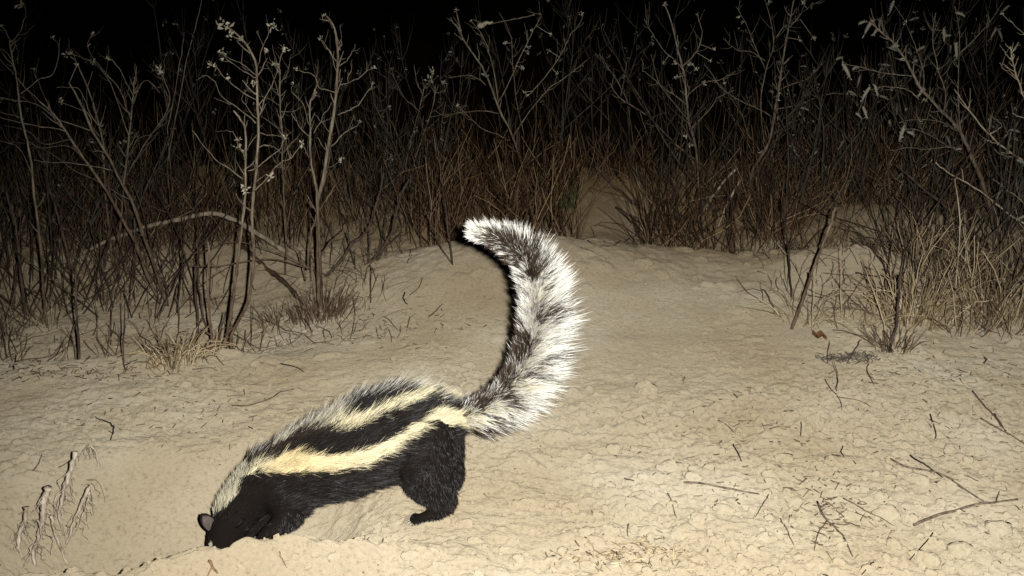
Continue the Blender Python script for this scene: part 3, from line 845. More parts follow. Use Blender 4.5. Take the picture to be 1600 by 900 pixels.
plant('bare_shrub', 'leaning twin-stemmed shrub with long arching twigs sweeping to the left edge', 'shrub', 'grey', 2.12, [
 ('s', 10, 4, [(262, 478), (236, 405), (215, 345), (200, 305), (186, 285), (163, 240), (142, 200), (125, 160), (108, 130)]),
 ('s', 9, 4, [(256, 480), (232, 432), (213, 380), (190, 338), (167, 300), (138, 256), (110, 217), (83, 180), (60, 157)]),
 ('b', 3, 1.3, [(110, 217), (100, 203), (72, 197), (43, 193), (0, 183), (-25, 178)]), ('b', 3, 1.2, [(142, 203), (87, 183), (53, 163), (20, 157), (-15, 150)]),
 ('b', 3, 1.4, [(178, 268), (140, 262), (110, 257), (80, 253), (53, 250)]), ('b', 2.6, 1.2, [(138, 256), (110, 228), (72, 230), (46, 230)]),
 ('b', 2.6, 1.2, [(60, 157), (40, 137), (25, 122), (0, 92)]), ('b', 2.4, 1.1, [(142, 200), (138, 180), (118, 168), (90, 158)]),
 ('b', 2.4, 1.1, [(163, 240), (158, 205), (140, 178), (128, 150), (120, 138), (88, 137)]), ('b', 2.2, 1.0, [(110, 217), (70, 225), (45, 205), (0, 195)]),
 ('b', 2.2, 1.0, [(83, 180), (70, 150), (60, 128), (53, 108)]), ('b', 2.2, 1.0, [(160, 290), (110, 262), (60, 230), (10, 222)])],
 [(95, 158, 9), (53, 108, 6), (120, 102, 9)], BARE, tw=1)
plant('bare_shrub', 'dim many-twigged shrub behind the leaning twin stems with furry seed spikes', 'shrub', 'grey', 2.45, [
 ('s', 7, 3, [(180, 420), (192, 350), (196, 280), (203, 215), (208, 150), (210, 120)]), ('s', 6, 2.5, [(176, 420), (165, 330), (160, 250), (150, 180), (120, 100), (110, 88)]),
 ('b', 3, 1.2, [(196, 280), (225, 230), (262, 165), (258, 130), (246, 108)]), ('b', 2.5, 1, [(205, 190), (190, 140), (165, 110), (138, 75), (146, 52)]),
 ('b', 2.5, 1, [(206, 165), (225, 125), (250, 145)]), ('b', 2.5, 1, [(203, 215), (175, 130), (150, 100), (128, 90), (98, 82)]),
 ('b', 2.5, 1, [(208, 150), (190, 110), (170, 90), (168, 88)]), ('b', 2, 1, [(200, 240), (215, 215), (240, 205), (270, 165)])],
 [(105, 86, 16), (146, 53, 8), (168, 90, 9), (250, 112, 14), (138, 70, 6), (145, 98, 9)], BARE, tw=4)
plant('flowering_shrub', 'shrub with star-shaped pale dried flowers at its tips, left of the hooded twiggy pair', 'shrub', 'grey', 2.02, [
 ('s', 9, 4, [(350, 545), (357, 505), (364, 460), (369, 420), (375, 380), (380, 340), (383, 300), (383, 265), (382, 235), (380, 200), (374, 185), (365, 173)]),
 ('s', 9, 4, [(362, 525), (382, 486), (393, 450), (397, 383), (394, 340), (397, 297), (402, 233), (403, 167), (402, 107), (390, 77), (370, 53), (350, 40)]),
 ('b', 2.5, 1.2, [(403, 103), (415, 70), (425, 43)]), ('b', 2.8, 1.3, [(403, 187), (417, 160), (430, 127), (437, 97), (443, 77)]),
 ('b', 2.6, 1.2, [(402, 122), (385, 113), (365, 100), (347, 83)]), ('b', 2.5, 1.2, [(402, 118), (380, 100), (350, 85)]), ('b', 2.6, 1.2, [(400, 157), (367, 137), (350, 120), (333, 100)]),
 ('b', 2.8, 1.3, [(400, 192), (372, 170), (350, 153), (338, 133), (325, 120), (315, 118)]), ('b', 3, 1.4, [(380, 280), (358, 262), (330, 240), (300, 203)]),
 ('b', 3, 1.4, [(387, 267), (410, 253), (430, 237), (440, 225), (445, 213)]), ('b', 2.2, 1.1, [(382, 250), (376, 238), (367, 223), (362, 208), (353, 203)]),
 ('b', 3, 1.4, [(392, 303), (415, 283), (433, 258), (450, 248), (470, 227)]), ('b', 2.2, 1.1, [(402, 233), (420, 225), (440, 240)]), ('b', 2.2, 1.1, [(403, 207), (430, 212), (445, 216)]),
 ('b', 2, 1, [(383, 245), (400, 215), (406, 195)]), ('b', 1.8, .9, [(403, 187), (384, 160), (380, 152), (382, 140)])],
 [(348, 40, 20), (361, 56, 13), (378, 62, 8), (426, 41, 15), (443, 76, 12), (345, 84, 15), (330, 100, 12), (396, 130, 9), (355, 122, 8), (446, 213, 12), (471, 226, 10), (422, 276, 12), (383, 297, 14), (374, 228, 9), (378, 236, 8), (417, 80, 8), (428, 100, 6), (372, 218, 7)], BARE, tw=2, twl=.022)
plant('bare_shrub', 'thin upright shrub standing right behind the star-flowered one', 'shrub', 'grey', 2.22, [
 ('s', 6, 2.5, [(445, 430), (446, 380), (444, 330), (443, 297), (441, 250), (440, 213), (437, 165), (437, 113), (430, 95)]), ('b', 2, 1, [(440, 213), (425, 195), (405, 180), (395, 165)]),
 ('b', 2, 1, [(438, 175), (455, 172), (475, 165)]), ('b', 2, 1, [(437, 150), (425, 120), (415, 100)]), ('b', 2, 1, [(438, 165), (412, 150), (382, 140)]), ('b', 2, 1, [(437, 130), (450, 110), (455, 85)]), ('b', 2, 1, [(441, 240), (470, 205), (478, 190)])], [(437, 112, 7), (395, 164, 6)], BARE, tw=5)
plant('bare_shrub', 'tallest forked shrub left of the tail, trunk in a tangle', 'shrub', 'grey', 2.05, [
 ('s', 12, 4, [(499, 480), (499, 433), (497, 367), (497, 325), (503, 297), (513, 240), (522, 187), (527, 143), (530, 110), (530, 73), (523, 42), (510, 25)]),
 ('s', 7, 3, [(497, 330), (493, 290), (487, 247), (485, 213), (485, 167), (488, 150), (492, 143)]),
 ('b', 3, 1.4, [(517, 230), (537, 213), (552, 200), (563, 190)]), ('b', 3, 1.4, [(527, 180), (548, 170), (563, 160), (575, 143), (582, 130)]),
 ('b', 3, 1.4, [(533, 133), (545, 130), (560, 123), (572, 112), (585, 105)]), ('b', 3, 1.4, [(525, 143), (510, 138), (497, 135), (488, 120), (478, 114), (462, 108)]),
 ('b', 2.6, 1.2, [(528, 118), (522, 95), (513, 73), (508, 66), (500, 60)]), ('b', 2.2, 1.1, [(532, 103), (545, 90), (550, 78), (555, 69)]), ('b', 2.2, 1.1, [(530, 78), (534, 60), (532, 38)]),
 ('b', 2.2, 1.1, [(530, 78), (525, 60), (515, 35), (507, 26)]), ('b', 2.2, 1.1, [(546, 128), (549, 110), (550, 94)]),
 ('b', 2.6, 1.2, [(487, 220), (472, 203), (463, 190), (455, 177)]), ('b', 2.6, 1.2, [(490, 207), (500, 190), (503, 180), (510, 168), (517, 160)]), ('b', 2.2, 1.1, [(486, 200), (478, 165), (460, 140), (457, 131)]),
 ('b', 2.4, 1.2, [(487, 247), (480, 238), (478, 228), (470, 226)]), ('b', 2.4, 1.2, [(505, 290), (512, 250), (500, 225), (494, 215)]), ('b', 2, 1, [(510, 262), (525, 256), (532, 250)]),
 ('b', 2, 1, [(519, 207), (505, 190), (490, 178)]), ('b', 3, 1.5, [(499, 330), (518, 300), (523, 290)]),
 ('b', 6, 3, [(500, 400), (518, 375), (530, 367), (542, 357)]), ('b', 6, 3, [(480, 423), (483, 390), (487, 360), (493, 333), (480, 305)]),
 ('b', 4, 2.5, [(477, 440), (470, 400), (455, 385), (448, 378)]), ('b', 4, 2, [(487, 420), (417, 403), (330, 417), (300, 416)]), ('b', 3, 1.6, [(487, 420), (440, 398), (373, 382), (335, 390), (300, 397)])],
 [(508, 25, 7), (462, 108, 7), (585, 105, 6), (582, 130, 5), (563, 190, 5), (500, 60, 7), (457, 131, 6), (532, 250, 10), (492, 143, 5)], BARE, tw=2, twl=.022)
plant('bare_shrub', 'low shrub of three dark stems curving rightward, beside the tallest forked shrub', 'shrub', 'dark', 2.10, [
 ('s', 9, 4, [(508, 432), (530, 410), (550, 383), (565, 370), (577, 353), (586, 325), (593, 300), (600, 270)]), ('s', 9, 4, [(520, 455), (560, 425), (590, 397), (606, 375), (613, 360), (618, 335), (623, 313), (640, 280)]),
 ('s', 6, 2.5, [(535, 460), (575, 425), (605, 385), (630, 362)]), ('b', 3, 1.5, [(574, 358), (590, 347), (592, 346)]), ('b', 3, 1.3, [(586, 325), (560, 290), (545, 250)]), ('b', 2.6, 1.3, [(620, 325), (600, 300), (596, 280)]),
 ('b', 4, 2, [(572, 420), (577, 352), (570, 310)]), ('b', 3, 1.4, [(514, 442), (535, 465), (560, 482)])], [], BARE, tw=2)
plant('bare_shrub', 'dim pair of slim stems with seed spikes between forked shrub and tail tip', 'shrub', 'grey', 2.6, [
 ('s', 4, 1.8, [(628, 330), (633, 267), (645, 215), (653, 180), (663, 140), (673, 125), (677, 113)]), ('s', 4, 1.8, [(640, 330), (647, 263), (670, 187), (680, 150), (680, 133)]),
 ('b', 1.8, 1, [(660, 150), (650, 130), (647, 100)]), ('b', 1.8, 1, [(680, 145), (695, 140), (700, 130)]), ('b', 1.8, 1, [(670, 187), (690, 180), (702, 178)]), ('b', 1.8, 1, [(655, 175), (630, 150), (612, 106)])],
 [(672, 125, 14), (676, 112, 9), (694, 130, 9), (613, 108, 5)], BARE, tw=4)
plant('bare_shrub', 'wide bare shrub above the tail tip with long forked twigs spreading both ways', 'shrub', 'grey', 2.80, [
 ('s', 7, 3, [(822, 330), (818, 290), (811, 249), (798, 209), (778, 169), (762, 129), (749, 102), (735, 80), (722, 58), (713, 18)]),
 ('b', 3, 1.3, [(778, 164), (771, 102), (765, 85), (758, 67), (748, 48), (736, 33)]), ('b', 3, 1.4, [(778, 160), (790, 135), (807, 98), (820, 72), (829, 53), (844, 28), (844, 20)]),
 ('b', 3.4, 1.5, [(802, 211), (820, 185), (838, 160), (856, 140), (878, 124), (900, 108), (918, 93)]), ('b', 3, 1.3, [(833, 142), (850, 122), (869, 98), (882, 75), (891, 53), (902, 42), (911, 24)]),
 ('b', 2.6, 1.3, [(778, 176), (760, 175), (740, 176), (715, 178), (690, 184)]), ('b', 2.6, 1.3, [(798, 220), (780, 212), (758, 204), (740, 190), (727, 178), (713, 164)]), ('b', 2.4, 1.2, [(760, 133), (745, 122), (728, 118), (700, 122)]),
 ('b', 2.2, 1.1, [(818, 210), (806, 160), (802, 120), (798, 60), (780, 20)])],
 [(713, 16, 8), (736, 32, 5), (909, 22, 8), (758, 118, 9), (831, 48, 7), (826, 74, 9), (790, 68, 8), (825, 82, 7), (816, 106, 8), (860, 54, 7), (856, 78, 7), (870, 114, 6), (824, 150, 7), (715, 165, 7), (820, 144, 6)], BARE, tw=3)
plant('bare_shrub', 'slim shrub with long diagonal twigs crossing above the sandy path', 'shrub', 'grey', 2.95, [
 ('s', 5, 2, [(1090, 300), (1082, 253), (1055, 226), (1029, 200), (1005, 178), (984, 164), (965, 150), (953, 130)]), ('b', 2.4, 1.2, [(984, 164), (972, 142), (958, 120), (945, 98), (936, 84)]), ('b', 2, 1, [(1000, 175), (1012, 210), (1020, 240)]),
 ('b', 2, 1, [(1029, 200), (1010, 190), (1040, 175)]), ('b', 2, 1, [(970, 150), (975, 120), (980, 95)])], [], BARE, tw=2)
plant('bare_shrub', 'many-armed bare shrub right of the path with small white flower tufts', 'shrub', 'grey', 2.70, [
 ('s', 7, 3, [(1096, 350), (1094, 300), (1091, 249), (1085, 215), (1078, 191), (1075, 165), (1073, 142), (1068, 115), (1062, 89), (1056, 65), (1051, 40), (1038, 6)]),
 ('b', 2.8, 1.3, [(1064, 104), (1080, 90), (1091, 71), (1096, 49), (1089, 22)]), ('b', 2.8, 1.3, [(1056, 93), (1040, 80), (1024, 58), (1015, 45), (1007, 29)]), ('b', 2.8, 1.3, [(1075, 166), (1055, 150), (1038, 138), (1020, 122), (1004, 111)]),
 ('b', 2.8, 1.3, [(1080, 200), (1110, 170), (1125, 150), (1150, 140)]), ('b', 2.4, 1.2, [(1004, 111), (1003, 100), (1001, 90)]), ('b', 2.4, 1.2, [(1073, 150), (1100, 130), (1130, 122), (1150, 110)]),
 ('b', 2.2, 1.1, [(1078, 190), (1050, 160), (1030, 130), (1017, 85)]), ('b', 2, 1, [(1085, 225), (1070, 200), (1060, 190)])],
 [(1038, 7, 9), (1055, 99, 9), (1080, 102, 10), (1088, 108, 8), (1037, 98, 6), (1116, 78, 9), (1100, 130, 8), (1132, 130, 7), (1078, 227, 9), (1070, 213, 8), (1089, 22, 5), (1055, 121, 6), (1110, 95, 7)], BARE, tw=3)
plant('bare_shrub', 'upright shrub with fan of straight branches and yellowish leaf scraps, left of the seed-spiked giant', 'shrub', 'grey', 2.72, [
 ('s', 9, 3, [(1168, 340), (1172, 275), (1185, 245), (1198, 220), (1205, 190), (1210, 165), (1216, 135), (1220, 110), (1225, 80), (1229, 55), (1235, 25), (1242, -5)]),
 ('b', 3, 1.4, [(1212, 170), (1240, 165), (1271, 154), (1290, 148), (1315, 147), (1330, 152)]), ('b', 3, 1.4, [(1195, 222), (1190, 160), (1195, 110), (1207, 70), (1200, 20), (1190, -10)]), ('b', 3, 1.4, [(1205, 182), (1180, 168), (1150, 154), (1120, 130), (1100, 100)]),
 ('b', 3, 1.3, [(1218, 140), (1245, 128), (1268, 118), (1285, 95)]), ('b', 2.5, 1.2, [(1232, 42), (1255, 20), (1285, 0)]), ('b', 2.5, 1.2, [(1197, 110), (1180, 75), (1165, 40), (1150, 10)]), ('b', 2.6, 1.2, [(1210, 60), (1225, 40), (1250, 30)]),
 ('b', 2.4, 1.2, [(1200, 215), (1230, 195), (1265, 160)]), ('b', 2.6, 1.3, [(1190, 240), (1170, 210), (1160, 180), (1140, 150)]), ('b', 2.2, 1.1, [(1196, 95), (1170, 80), (1150, 76), (1130, 60)]), ('b', 2.2, 1.1, [(1190, 258), (1212, 250), (1229, 227)])],
 [(1215, 152, 12), (1248, 62, 8), (1255, 5, 12), (1154, 27, 8), (1160, 35, 6), (1202, 4, 8), (1192, 240, 9), (1272, 60, 8)], BARE, tw=4)
plant('seed_spiked_shrub', 'largest shrub on the right, its arching trunk carrying furry grey seed spikes', 'shrub', 'grey', 2.35, [
 ('s', 11, 3.5, [(1562, 400), (1554, 355), (1546, 323), (1530, 280), (1517, 249), (1506, 225), (1495, 205), (1480, 185), (1465, 169), (1450, 152), (1436, 136), (1425, 115), (1418, 99), (1405, 82), (1392, 66), (1375, 50), (1360, 34)]),
 ('b', 3, 1.4, [(1425, 119), (1398, 117), (1370, 114), (1345, 108), (1319, 100)]), ('b', 3, 1.4, [(1432, 150), (1416, 140), (1399, 136), (1378, 135), (1355, 141)]), ('b', 3, 1.4, [(1440, 140), (1440, 118), (1432, 90), (1428, 70), (1415, 34)]),
 ('b', 3.4, 1.6, [(1498, 231), (1470, 229), (1443, 231), (1418, 229), (1392, 235)]), ('b', 3, 1.4, [(1490, 200), (1470, 190), (1440, 188), (1405, 192)]), ('b', 3.2, 1.5, [(1475, 180), (1480, 140), (1466, 100), (1455, 55), (1462, 20)]),
 ('b', 3, 1.4, [(1505, 225), (1496, 180), (1497, 120), (1500, 60), (1492, 10)]), ('b', 3, 1.4, [(1510, 240), (1480, 225), (1440, 205), (1405, 200)]), ('b', 3, 1.4, [(1517, 250), (1540, 225), (1560, 195)]), ('b', 2.6, 1.3, [(1498, 85), (1520, 60), (1545, 35), (1570, 0)])],
 [(1360, 36, 18), (1370, 46, 14), (1396, 72, 20), (1320, 104, 18), (1335, 106, 12), (1356, 140, 16), (1368, 136, 12), (1442, 140, 14), (1412, 200, 18), (1425, 208, 14), (1494, 72, 16), (1498, 20, 12), (1414, 36, 8), (1408, 92, 10), (1430, 95, 8), (1475, 48, 14), (1445, 158, 8), (1492, 196, 12), (1350, 170, 14), (1340, 178, 10), (1395, 5, 14), (1346, 35, 12), (1500, 232, 10), (1440, 190, 9)], BARE, tw=6)
plant('bare_shrub', 'pale stiff-twigged shrub leaning in from the right edge, nearest of that side', 'shrub', 'pale', 1.85, [
 ('s', 5, 3, [(1640, 420), (1625, 340), (1600, 257), (1578, 240), (1553, 220), (1535, 200), (1517, 176), (1503, 158), (1491, 139)]), ('b', 2.4, 1.2, [(1553, 220), (1545, 205), (1544, 185)]), ('b', 2.4, 1.2, [(1560, 226), (1570, 212), (1578, 202)]),
 ('b', 2.4, 1.2, [(1560, 224), (1546, 221), (1537, 221)]), ('b', 2.4, 1.2, [(1585, 246), (1568, 240), (1554, 233)]), ('b', 2.4, 1.2, [(1575, 236), (1577, 220), (1580, 205)]), ('b', 2.2, 1.1, [(1548, 208), (1560, 200), (1563, 192)])],
 [], BARE, tw=1)
plant('bare_shrub', 'pale twig with short spurs rising at the right edge, high beside the seed-spiked shrub', 'shrub', 'pale', 1.98, [
 ('s', 5, 2.5, [(1635, 380), (1620, 260), (1604, 165), (1597, 140), (1588, 118), (1582, 95), (1579, 72)]), ('b', 2.2, 1.1, [(1590, 122), (1575, 108), (1562, 98)]), ('b', 2.2, 1.1, [(1583, 95), (1570, 85), (1562, 70)]), ('b', 2.2, 1.1, [(1604, 60), (1585, 40), (1566, 22)]),
 ('b', 2.2, 1.1, [(1605, 185), (1590, 180), (1580, 177)])], [(1582, 90, 8), (1566, 22, 6)], BARE, tw=3, twl=.015)
plant('bare_branch', 'long pale branch sloping down to the right edge below the stiff-twigged shrub', 'branch', 'pale', 1.95, [
 ('s', 5, 2.4, [(1680, 420), (1630, 365), (1600, 345), (1570, 328), (1545, 308), (1517, 290), (1500, 280), (1484, 271), (1470, 262), (1462, 253)]), ('b', 2.4, 1.2, [(1600, 318), (1575, 298), (1551, 280)])], [], None, tw=1)
# left stumps, stakes and the arched dead limb
STK = 'broken stalks standing at the left'
for lab, m, Y, w, pts in [
 ('dark snapped stalk standing in the litter left of the straw tuft', 'dark', 2.02, 7, [(124, 562), (121, 500), (120, 455), (118, 417)]),
 ('thin black stake right of the dark snapped stalk, close to the ledge', 'dark', 1.95, 5, [(197, 578), (196, 530), (195, 470)]),
 ('slim dark stick slanting up between the leaning twin stems and the litter', 'dark', 2.15, 4, [(199, 500), (202, 450), (208, 393), (210, 340)]),
 ('tall pale-topped stump stalk between the straw tuft and the star-flowered shrub', 'grey', 1.98, 7, [(332, 552), (328, 500), (326, 440), (325, 378)]),
 ('left of the two short dark stumps beside the pale-topped stalk', 'dark', 2.02, 7, [(308, 520), (306, 470), (305, 414)]),
 ('right of the two short dark stumps beside the pale-topped stalk', 'dark', 2.02, 6, [(324, 510), (316, 465), (309, 412)]),
 ('short black stump at the foot of the star-flowered shrub', 'dark', 1.95, 6, [(345, 545), (350, 515), (352, 487)]),
 ('straight grey stick behind the straw tuft', 'grey', 2.0, 4, [(278, 520), (277, 485), (276, 450)]),
 ('thick dark trunk piece in the left thicket beside the tall slender shrub', 'dark', 2.15, 8, [(40, 500), (30, 430), (22, 360), (10, 300)]),
 ('crooked dark stem crossing left of the arched limb', 'dark', 2.25, 8, [(112, 440), (108, 400), (96, 350), (85, 315), (75, 285)]),
 ('pale dead stub leaning among the litter at the far left', 'pale', 1.95, 3.5, [(82, 510), (80, 480), (79, 470)]),
 ('slender dark stick between arched limb and star-flowered shrub', 'dark', 2.35, 5, [(250, 420), (272, 385), (290, 350), (303, 320), (318, 290)]),
 ('dark stem rising behind the arched limb, left of the twin stems', 'dark', 2.4, 6, [(160, 430), (168, 380), (175, 330), (170, 280), (172, 230)]),
 ('stubby dark stalk behind the twin stems', 'dark', 2.3, 6, [(182, 440), (190, 390), (196, 340), (192, 290)]),
 ('bent dark rod left of the tail tip', 'dark', 2.08, 5, [(708, 412), (700, 360), (694, 318), (690, 278)]),
 ('thin dark rod leaning left, its foot near the tail tip', 'dark', 2.1, 4, [(708, 416), (690, 390), (678, 360), (668, 335)])]:
    plant('dead_stalk', lab, 'stalk', m, Y, [('s', w, w * .7, pts)], group=STK, tw=1, twl=.014)
def limb(name, lab, cat, m, Y0, Y1, w0, w1, pts, tw=2, sink=True, twl=.02, group=None, lean=0):
    if sink:
        g0, g1 = G(*pts[0])[1], G(*pts[-1])[1]
        if lean:
            if lean == 1: Y1 = g1; Y0 = g1 + .03
            else: Y0 = g0; Y1 = g0 + .03
        else:
            if abs(g0 - Y0) < .6: Y0 = g0
            if abs(g1 - Y1) < .6: Y1 = g1
    n = len(pts); P = np.array([at(x, y, Y0 + (Y1 - Y0) * k / (n - 1)) for k, (x, y) in enumerate(pts)])
    P = spline(P, n=5); P = wiggle(P, .004); px = Y0 / F
    ends = [P[0], P[-1]]
    if sink:
        for q, e in ((0, ends[0]), (-1, ends[1])):
            g = float(Z(e[0], e[1]))
            if g < e[2] < g + .02: 
                ext = np.array([[e[0] + (e[0] - P[1 if q == 0 else -2][0]) * .8, e[1], g - .01]])
                P = np.vstack([ext, P]) if q == 0 else np.vstack([P, ext])
    mb_ = MB(); R = np.linspace(w0, w1, len(P)) * px * .5 * (1 + .12 * rng.normal(size=len(P))).clip(.7, 1.3); mb_.tube(P, R, 9)
    if tw: twiglets(mb_, P, px * .7, tw, twl)
    b = P[0]
    return tag(mb_.build(name, M[m], None, b), lab, cat, group)
limb('fallen_limb', 'thick grey dead limb arching over the sand behind the leaning twin stems', 'limb', 'limb', 2.28, 2.16, 6, 9, [(82, 420), (127, 397), (167, 377), (213, 360), (250, 350), (287, 341), (320, 334), (350, 338), (380, 352), (417, 374), (455, 398), (475, 412)], 6)
limb('fallen_limb', 'knobbly grey limb running down from the star-flowered shrub into the brush tangle', 'limb', 'grey', 2.12, 2.0, 9, 5, [(376, 384), (400, 405), (427, 428), (447, 445), (467, 467), (485, 485), (505, 502)], 8)
limb('fallen_stick', 'straight pale stick lying flat across the litter at the far left', 'stick', 'pale', 1.93, 1.93, 6, 4, [(-20, 532), (40, 536), (100, 540), (150, 541), (187, 543)], 2)
limb('fallen_stick', 'thin stick propped in the litter behind the flat pale stick', 'stick', 'grey', 2.0, 1.95, 3, 2, [(0, 482), (25, 497), (52, 520)], 1)
limb('fallen_stick', 'thin dark stick lying on the ledge below the straw tuft', 'stick', 'dark', 1.86, 1.88, 2.5, 2, [(113, 592), (150, 584), (185, 573), (215, 562)], 0)
limb('fallen_stick', 'dark crossed stick lying left of the sandy path', 'stick', 'dark', 2.9, 2.6, 5, 4, [(931, 260), (945, 275), (962, 293), (980, 308), (998, 322)], 1, lean=1)
limb('fallen_stick', 'dark stick propped right of the sandy path', 'stick', 'dark', 3.0, 2.75, 4.5, 3.5, [(984, 253), (1000, 275), (1016, 305)], 1, lean=1)
limb('fallen_stick', 'long thin dark stick lying along the front of the right-hand brush', 'stick', 'dark', 2.55, 2.35, 3, 2, [(962, 325), (985, 345), (1000, 362), (975, 378)], 2)
limb('fallen_stick', 'pale straight stick leaning out of the right-hand brush, upper of two', 'stick', 'pale', 2.62, 2.5, 4, 3, [(1149, 264), (1125, 290), (1109, 312), (1100, 336)], 0, lean=1)
limb('fallen_stick', 'pale straight stick leaning out of the right-hand brush, lower of two', 'stick', 'pale', 2.6, 2.48, 3.5, 2.5, [(1157, 283), (1140, 310), (1122, 355)], 0, lean=1)
limb('fallen_stick', 'short pale stick lying at the front edge of the right-hand brush', 'stick', 'pale', 2.45, 2.42, 3, 2, [(1145, 369), (1165, 363), (1182, 357)], 0)
limb('fallen_stick', 'black forked stick lying behind the right straw clump, left one', 'stick', 'black', 2.1, 2.1, 5, 3, [(1336, 427), (1365, 431), (1395, 436), (1412, 442)], 2)
limb('fallen_stick', 'black stick lying behind the right straw clump above its forked neighbour', 'stick', 'black', 2.18, 2.14, 4, 3, [(1352, 419), (1380, 424), (1402, 430)], 1)
for lab, m, Y, w, w1, pts in [
 ('thick grey pole with a pale broken top leaning at the right clearing edge', 'grey', 2.03, 9, 7, [(1236, 515), (1250, 478), (1263, 440), (1274, 412), (1283, 387), (1292, 362), (1300, 340), (1306, 324)]),
 ('dark upright stake left of the leaning grey pole', 'black', 2.2, 5, 4, [(1238, 465), (1234, 420), (1232, 383), (1228, 345), (1225, 308)]),
 ('pale split stick crossing the dark upright stake', 'pale', 2.15, 3, 2, [(1256, 447), (1240, 410), (1228, 397), (1217, 383)]),
 ('black trunk slanting down to the right behind the straw clump, upper one', 'dark', 2.45, 10, 5, [(1548, 395), (1528, 368), (1503, 343), (1475, 318), (1450, 300), (1420, 275), (1400, 258)]),
 ('black trunk slanting behind the straw clump, lower one', 'dark', 2.35, 9, 5, [(1466, 380), (1450, 360), (1433, 343), (1416, 326), (1400, 308)]),
 ('charred dark stem left of the seed-spiked trunk', 'dark', 2.3, 11, 5, [(1563, 385), (1555, 350), (1543, 317), (1535, 290), (1520, 240)]),
 ('dark stem between the seed-spiked trunk and the right edge', 'dark', 2.2, 8, 3, [(1590, 420), (1580, 360), (1575, 300), (1585, 220), (1580, 160)]),
 ('short blackened stump in the middle of the right straw clump', 'dark', 1.97, 8, 6, [(1391, 545), (1396, 520), (1402, 490), (1408, 428)]),
 ('stiff pale reed rising tall right of the straw clump', 'pale', 2.05, 3.4, 2.4, [(1489, 495), (1492, 440), (1497, 380), (1496, 320), (1492, 280)]),
 ('pale reed just right of the stiff tall one', 'straw', 2.05, 3.2, 2.4, [(1517, 490), (1519, 440), (1522, 400), (1523, 368)]),
 ('golden reed, second right of the stiff tall one', 'straw', 2.05, 3.2, 2.4, [(1524, 480), (1527, 420), (1529, 378)]),
 ('long straw reed leaning right out of the straw clump', 'straw', 1.98, 4, 2, [(1423, 470), (1432, 440), (1443, 410), (1465, 378), (1490, 348)]),
 ('straw reed forking left of the longest leaning one', 'straw', 1.98, 3.4, 2, [(1436, 432), (1440, 415), (1450, 388), (1459, 356)]),
 ('pale broken reed hinged above the grey rotted litter', 'straw', 1.92, 4.5, 3, [(1387, 535), (1382, 505), (1372, 470), (1355, 430)]),
 ('lone straw reed left of the hinged reed', 'straw', 2.0, 3, 2, [(1315, 505), (1313, 450), (1314, 381)]),
 ('thin straw reed leaning beside the lone one', 'straw', 2.02, 2.6, 1.6, [(1390, 458), (1384, 420), (1377, 386)]),
 ('pale reed stub right of the leaning grey pole', 'straw', 1.97, 3, 2, [(1268, 522), (1271, 480), (1273, 420)]),
 ('short thin rod standing in the bare soil right of the grey litter', 'black', 1.79, 2.6, 1.8, [(1310, 612), (1307, 585), (1303, 552)]),
 ('short thin rod standing beside the curled brown leaf', 'dark', 1.86, 2.4, 1.6, [(1295, 567), (1296, 550), (1297, 532)]),
 ('leaning dark splinter at the grey rotted litter', 'dark', 1.86, 3, 2, [(1325, 566), (1336, 545), (1346, 530)]),
 ('small bent stalk leaning on the bare soil below the straw clump', 'dark', 1.77, 2.4, 1.6, [(1366, 602), (1356, 580), (1355, 565), (1357, 557)]),
 ('spindly hooked stalk alone at the right clearing edge', 'dark', 2.0, 3, 1.5, [(1207, 492), (1205, 475), (1198, 455), (1190, 452)])]:
    plant('dead_stalk', lab, 'stalk', m, Y, [('s', w, w1, pts)], group='stalks and poles on the right', tw=1, twl=.014)
plant('bare_branch', 'dark whip-like stem curving down behind the tail to the brush', 'branch', 'dark', 2.55, [('s', 4, 2, [(811, 353), (825, 335), (833, 324), (842, 303), (847, 284), (851, 249), (852, 225)])], [], None, tw=1)
plant('bare_branch', 'straight pale wand standing alone at the back of the path', 'branch', 'grey', 3.1, [('s', 3, 1.8, [(948, 275), (949, 245), (951, 200), (950, 152)])], [], None, tw=2)
plant('grass_stem', 'very long thin grass stem slanting up high, left of the star flowers', 'grass stem', 'grey', 2.7, [('s', 3, 1.6, [(262, 260), (280, 165), (298, 75), (312, 20), (318, -20)])], [], None, tw=0)
plant('grass_stem', 'thin grass stem standing just left of the longest slanting one', 'grass stem', 'grey', 2.75, [('s', 3, 1.4, [(262, 200), (272, 140), (280, 95), (288, 50)])], [], None, tw=0)
limb('withered_leaf_strip', 'pale withered leaf strip hanging high above the wide bare shrub', 'leaf', 'flower', 2.75, 2.75, 9, 3, [(750, 40), (760, 36), (770, 34)], 0, False)
bpy.data.objects['withered_leaf_strip'].data  # held by a thin twig below
limb('overhead_twig', 'fine twig passing high above the wide bare shrub', 'twig', 'grey', 2.76, 2.9, 2, 1.2, [(836, 22), (800, 30), (765, 37), (735, 30)], 1, False)

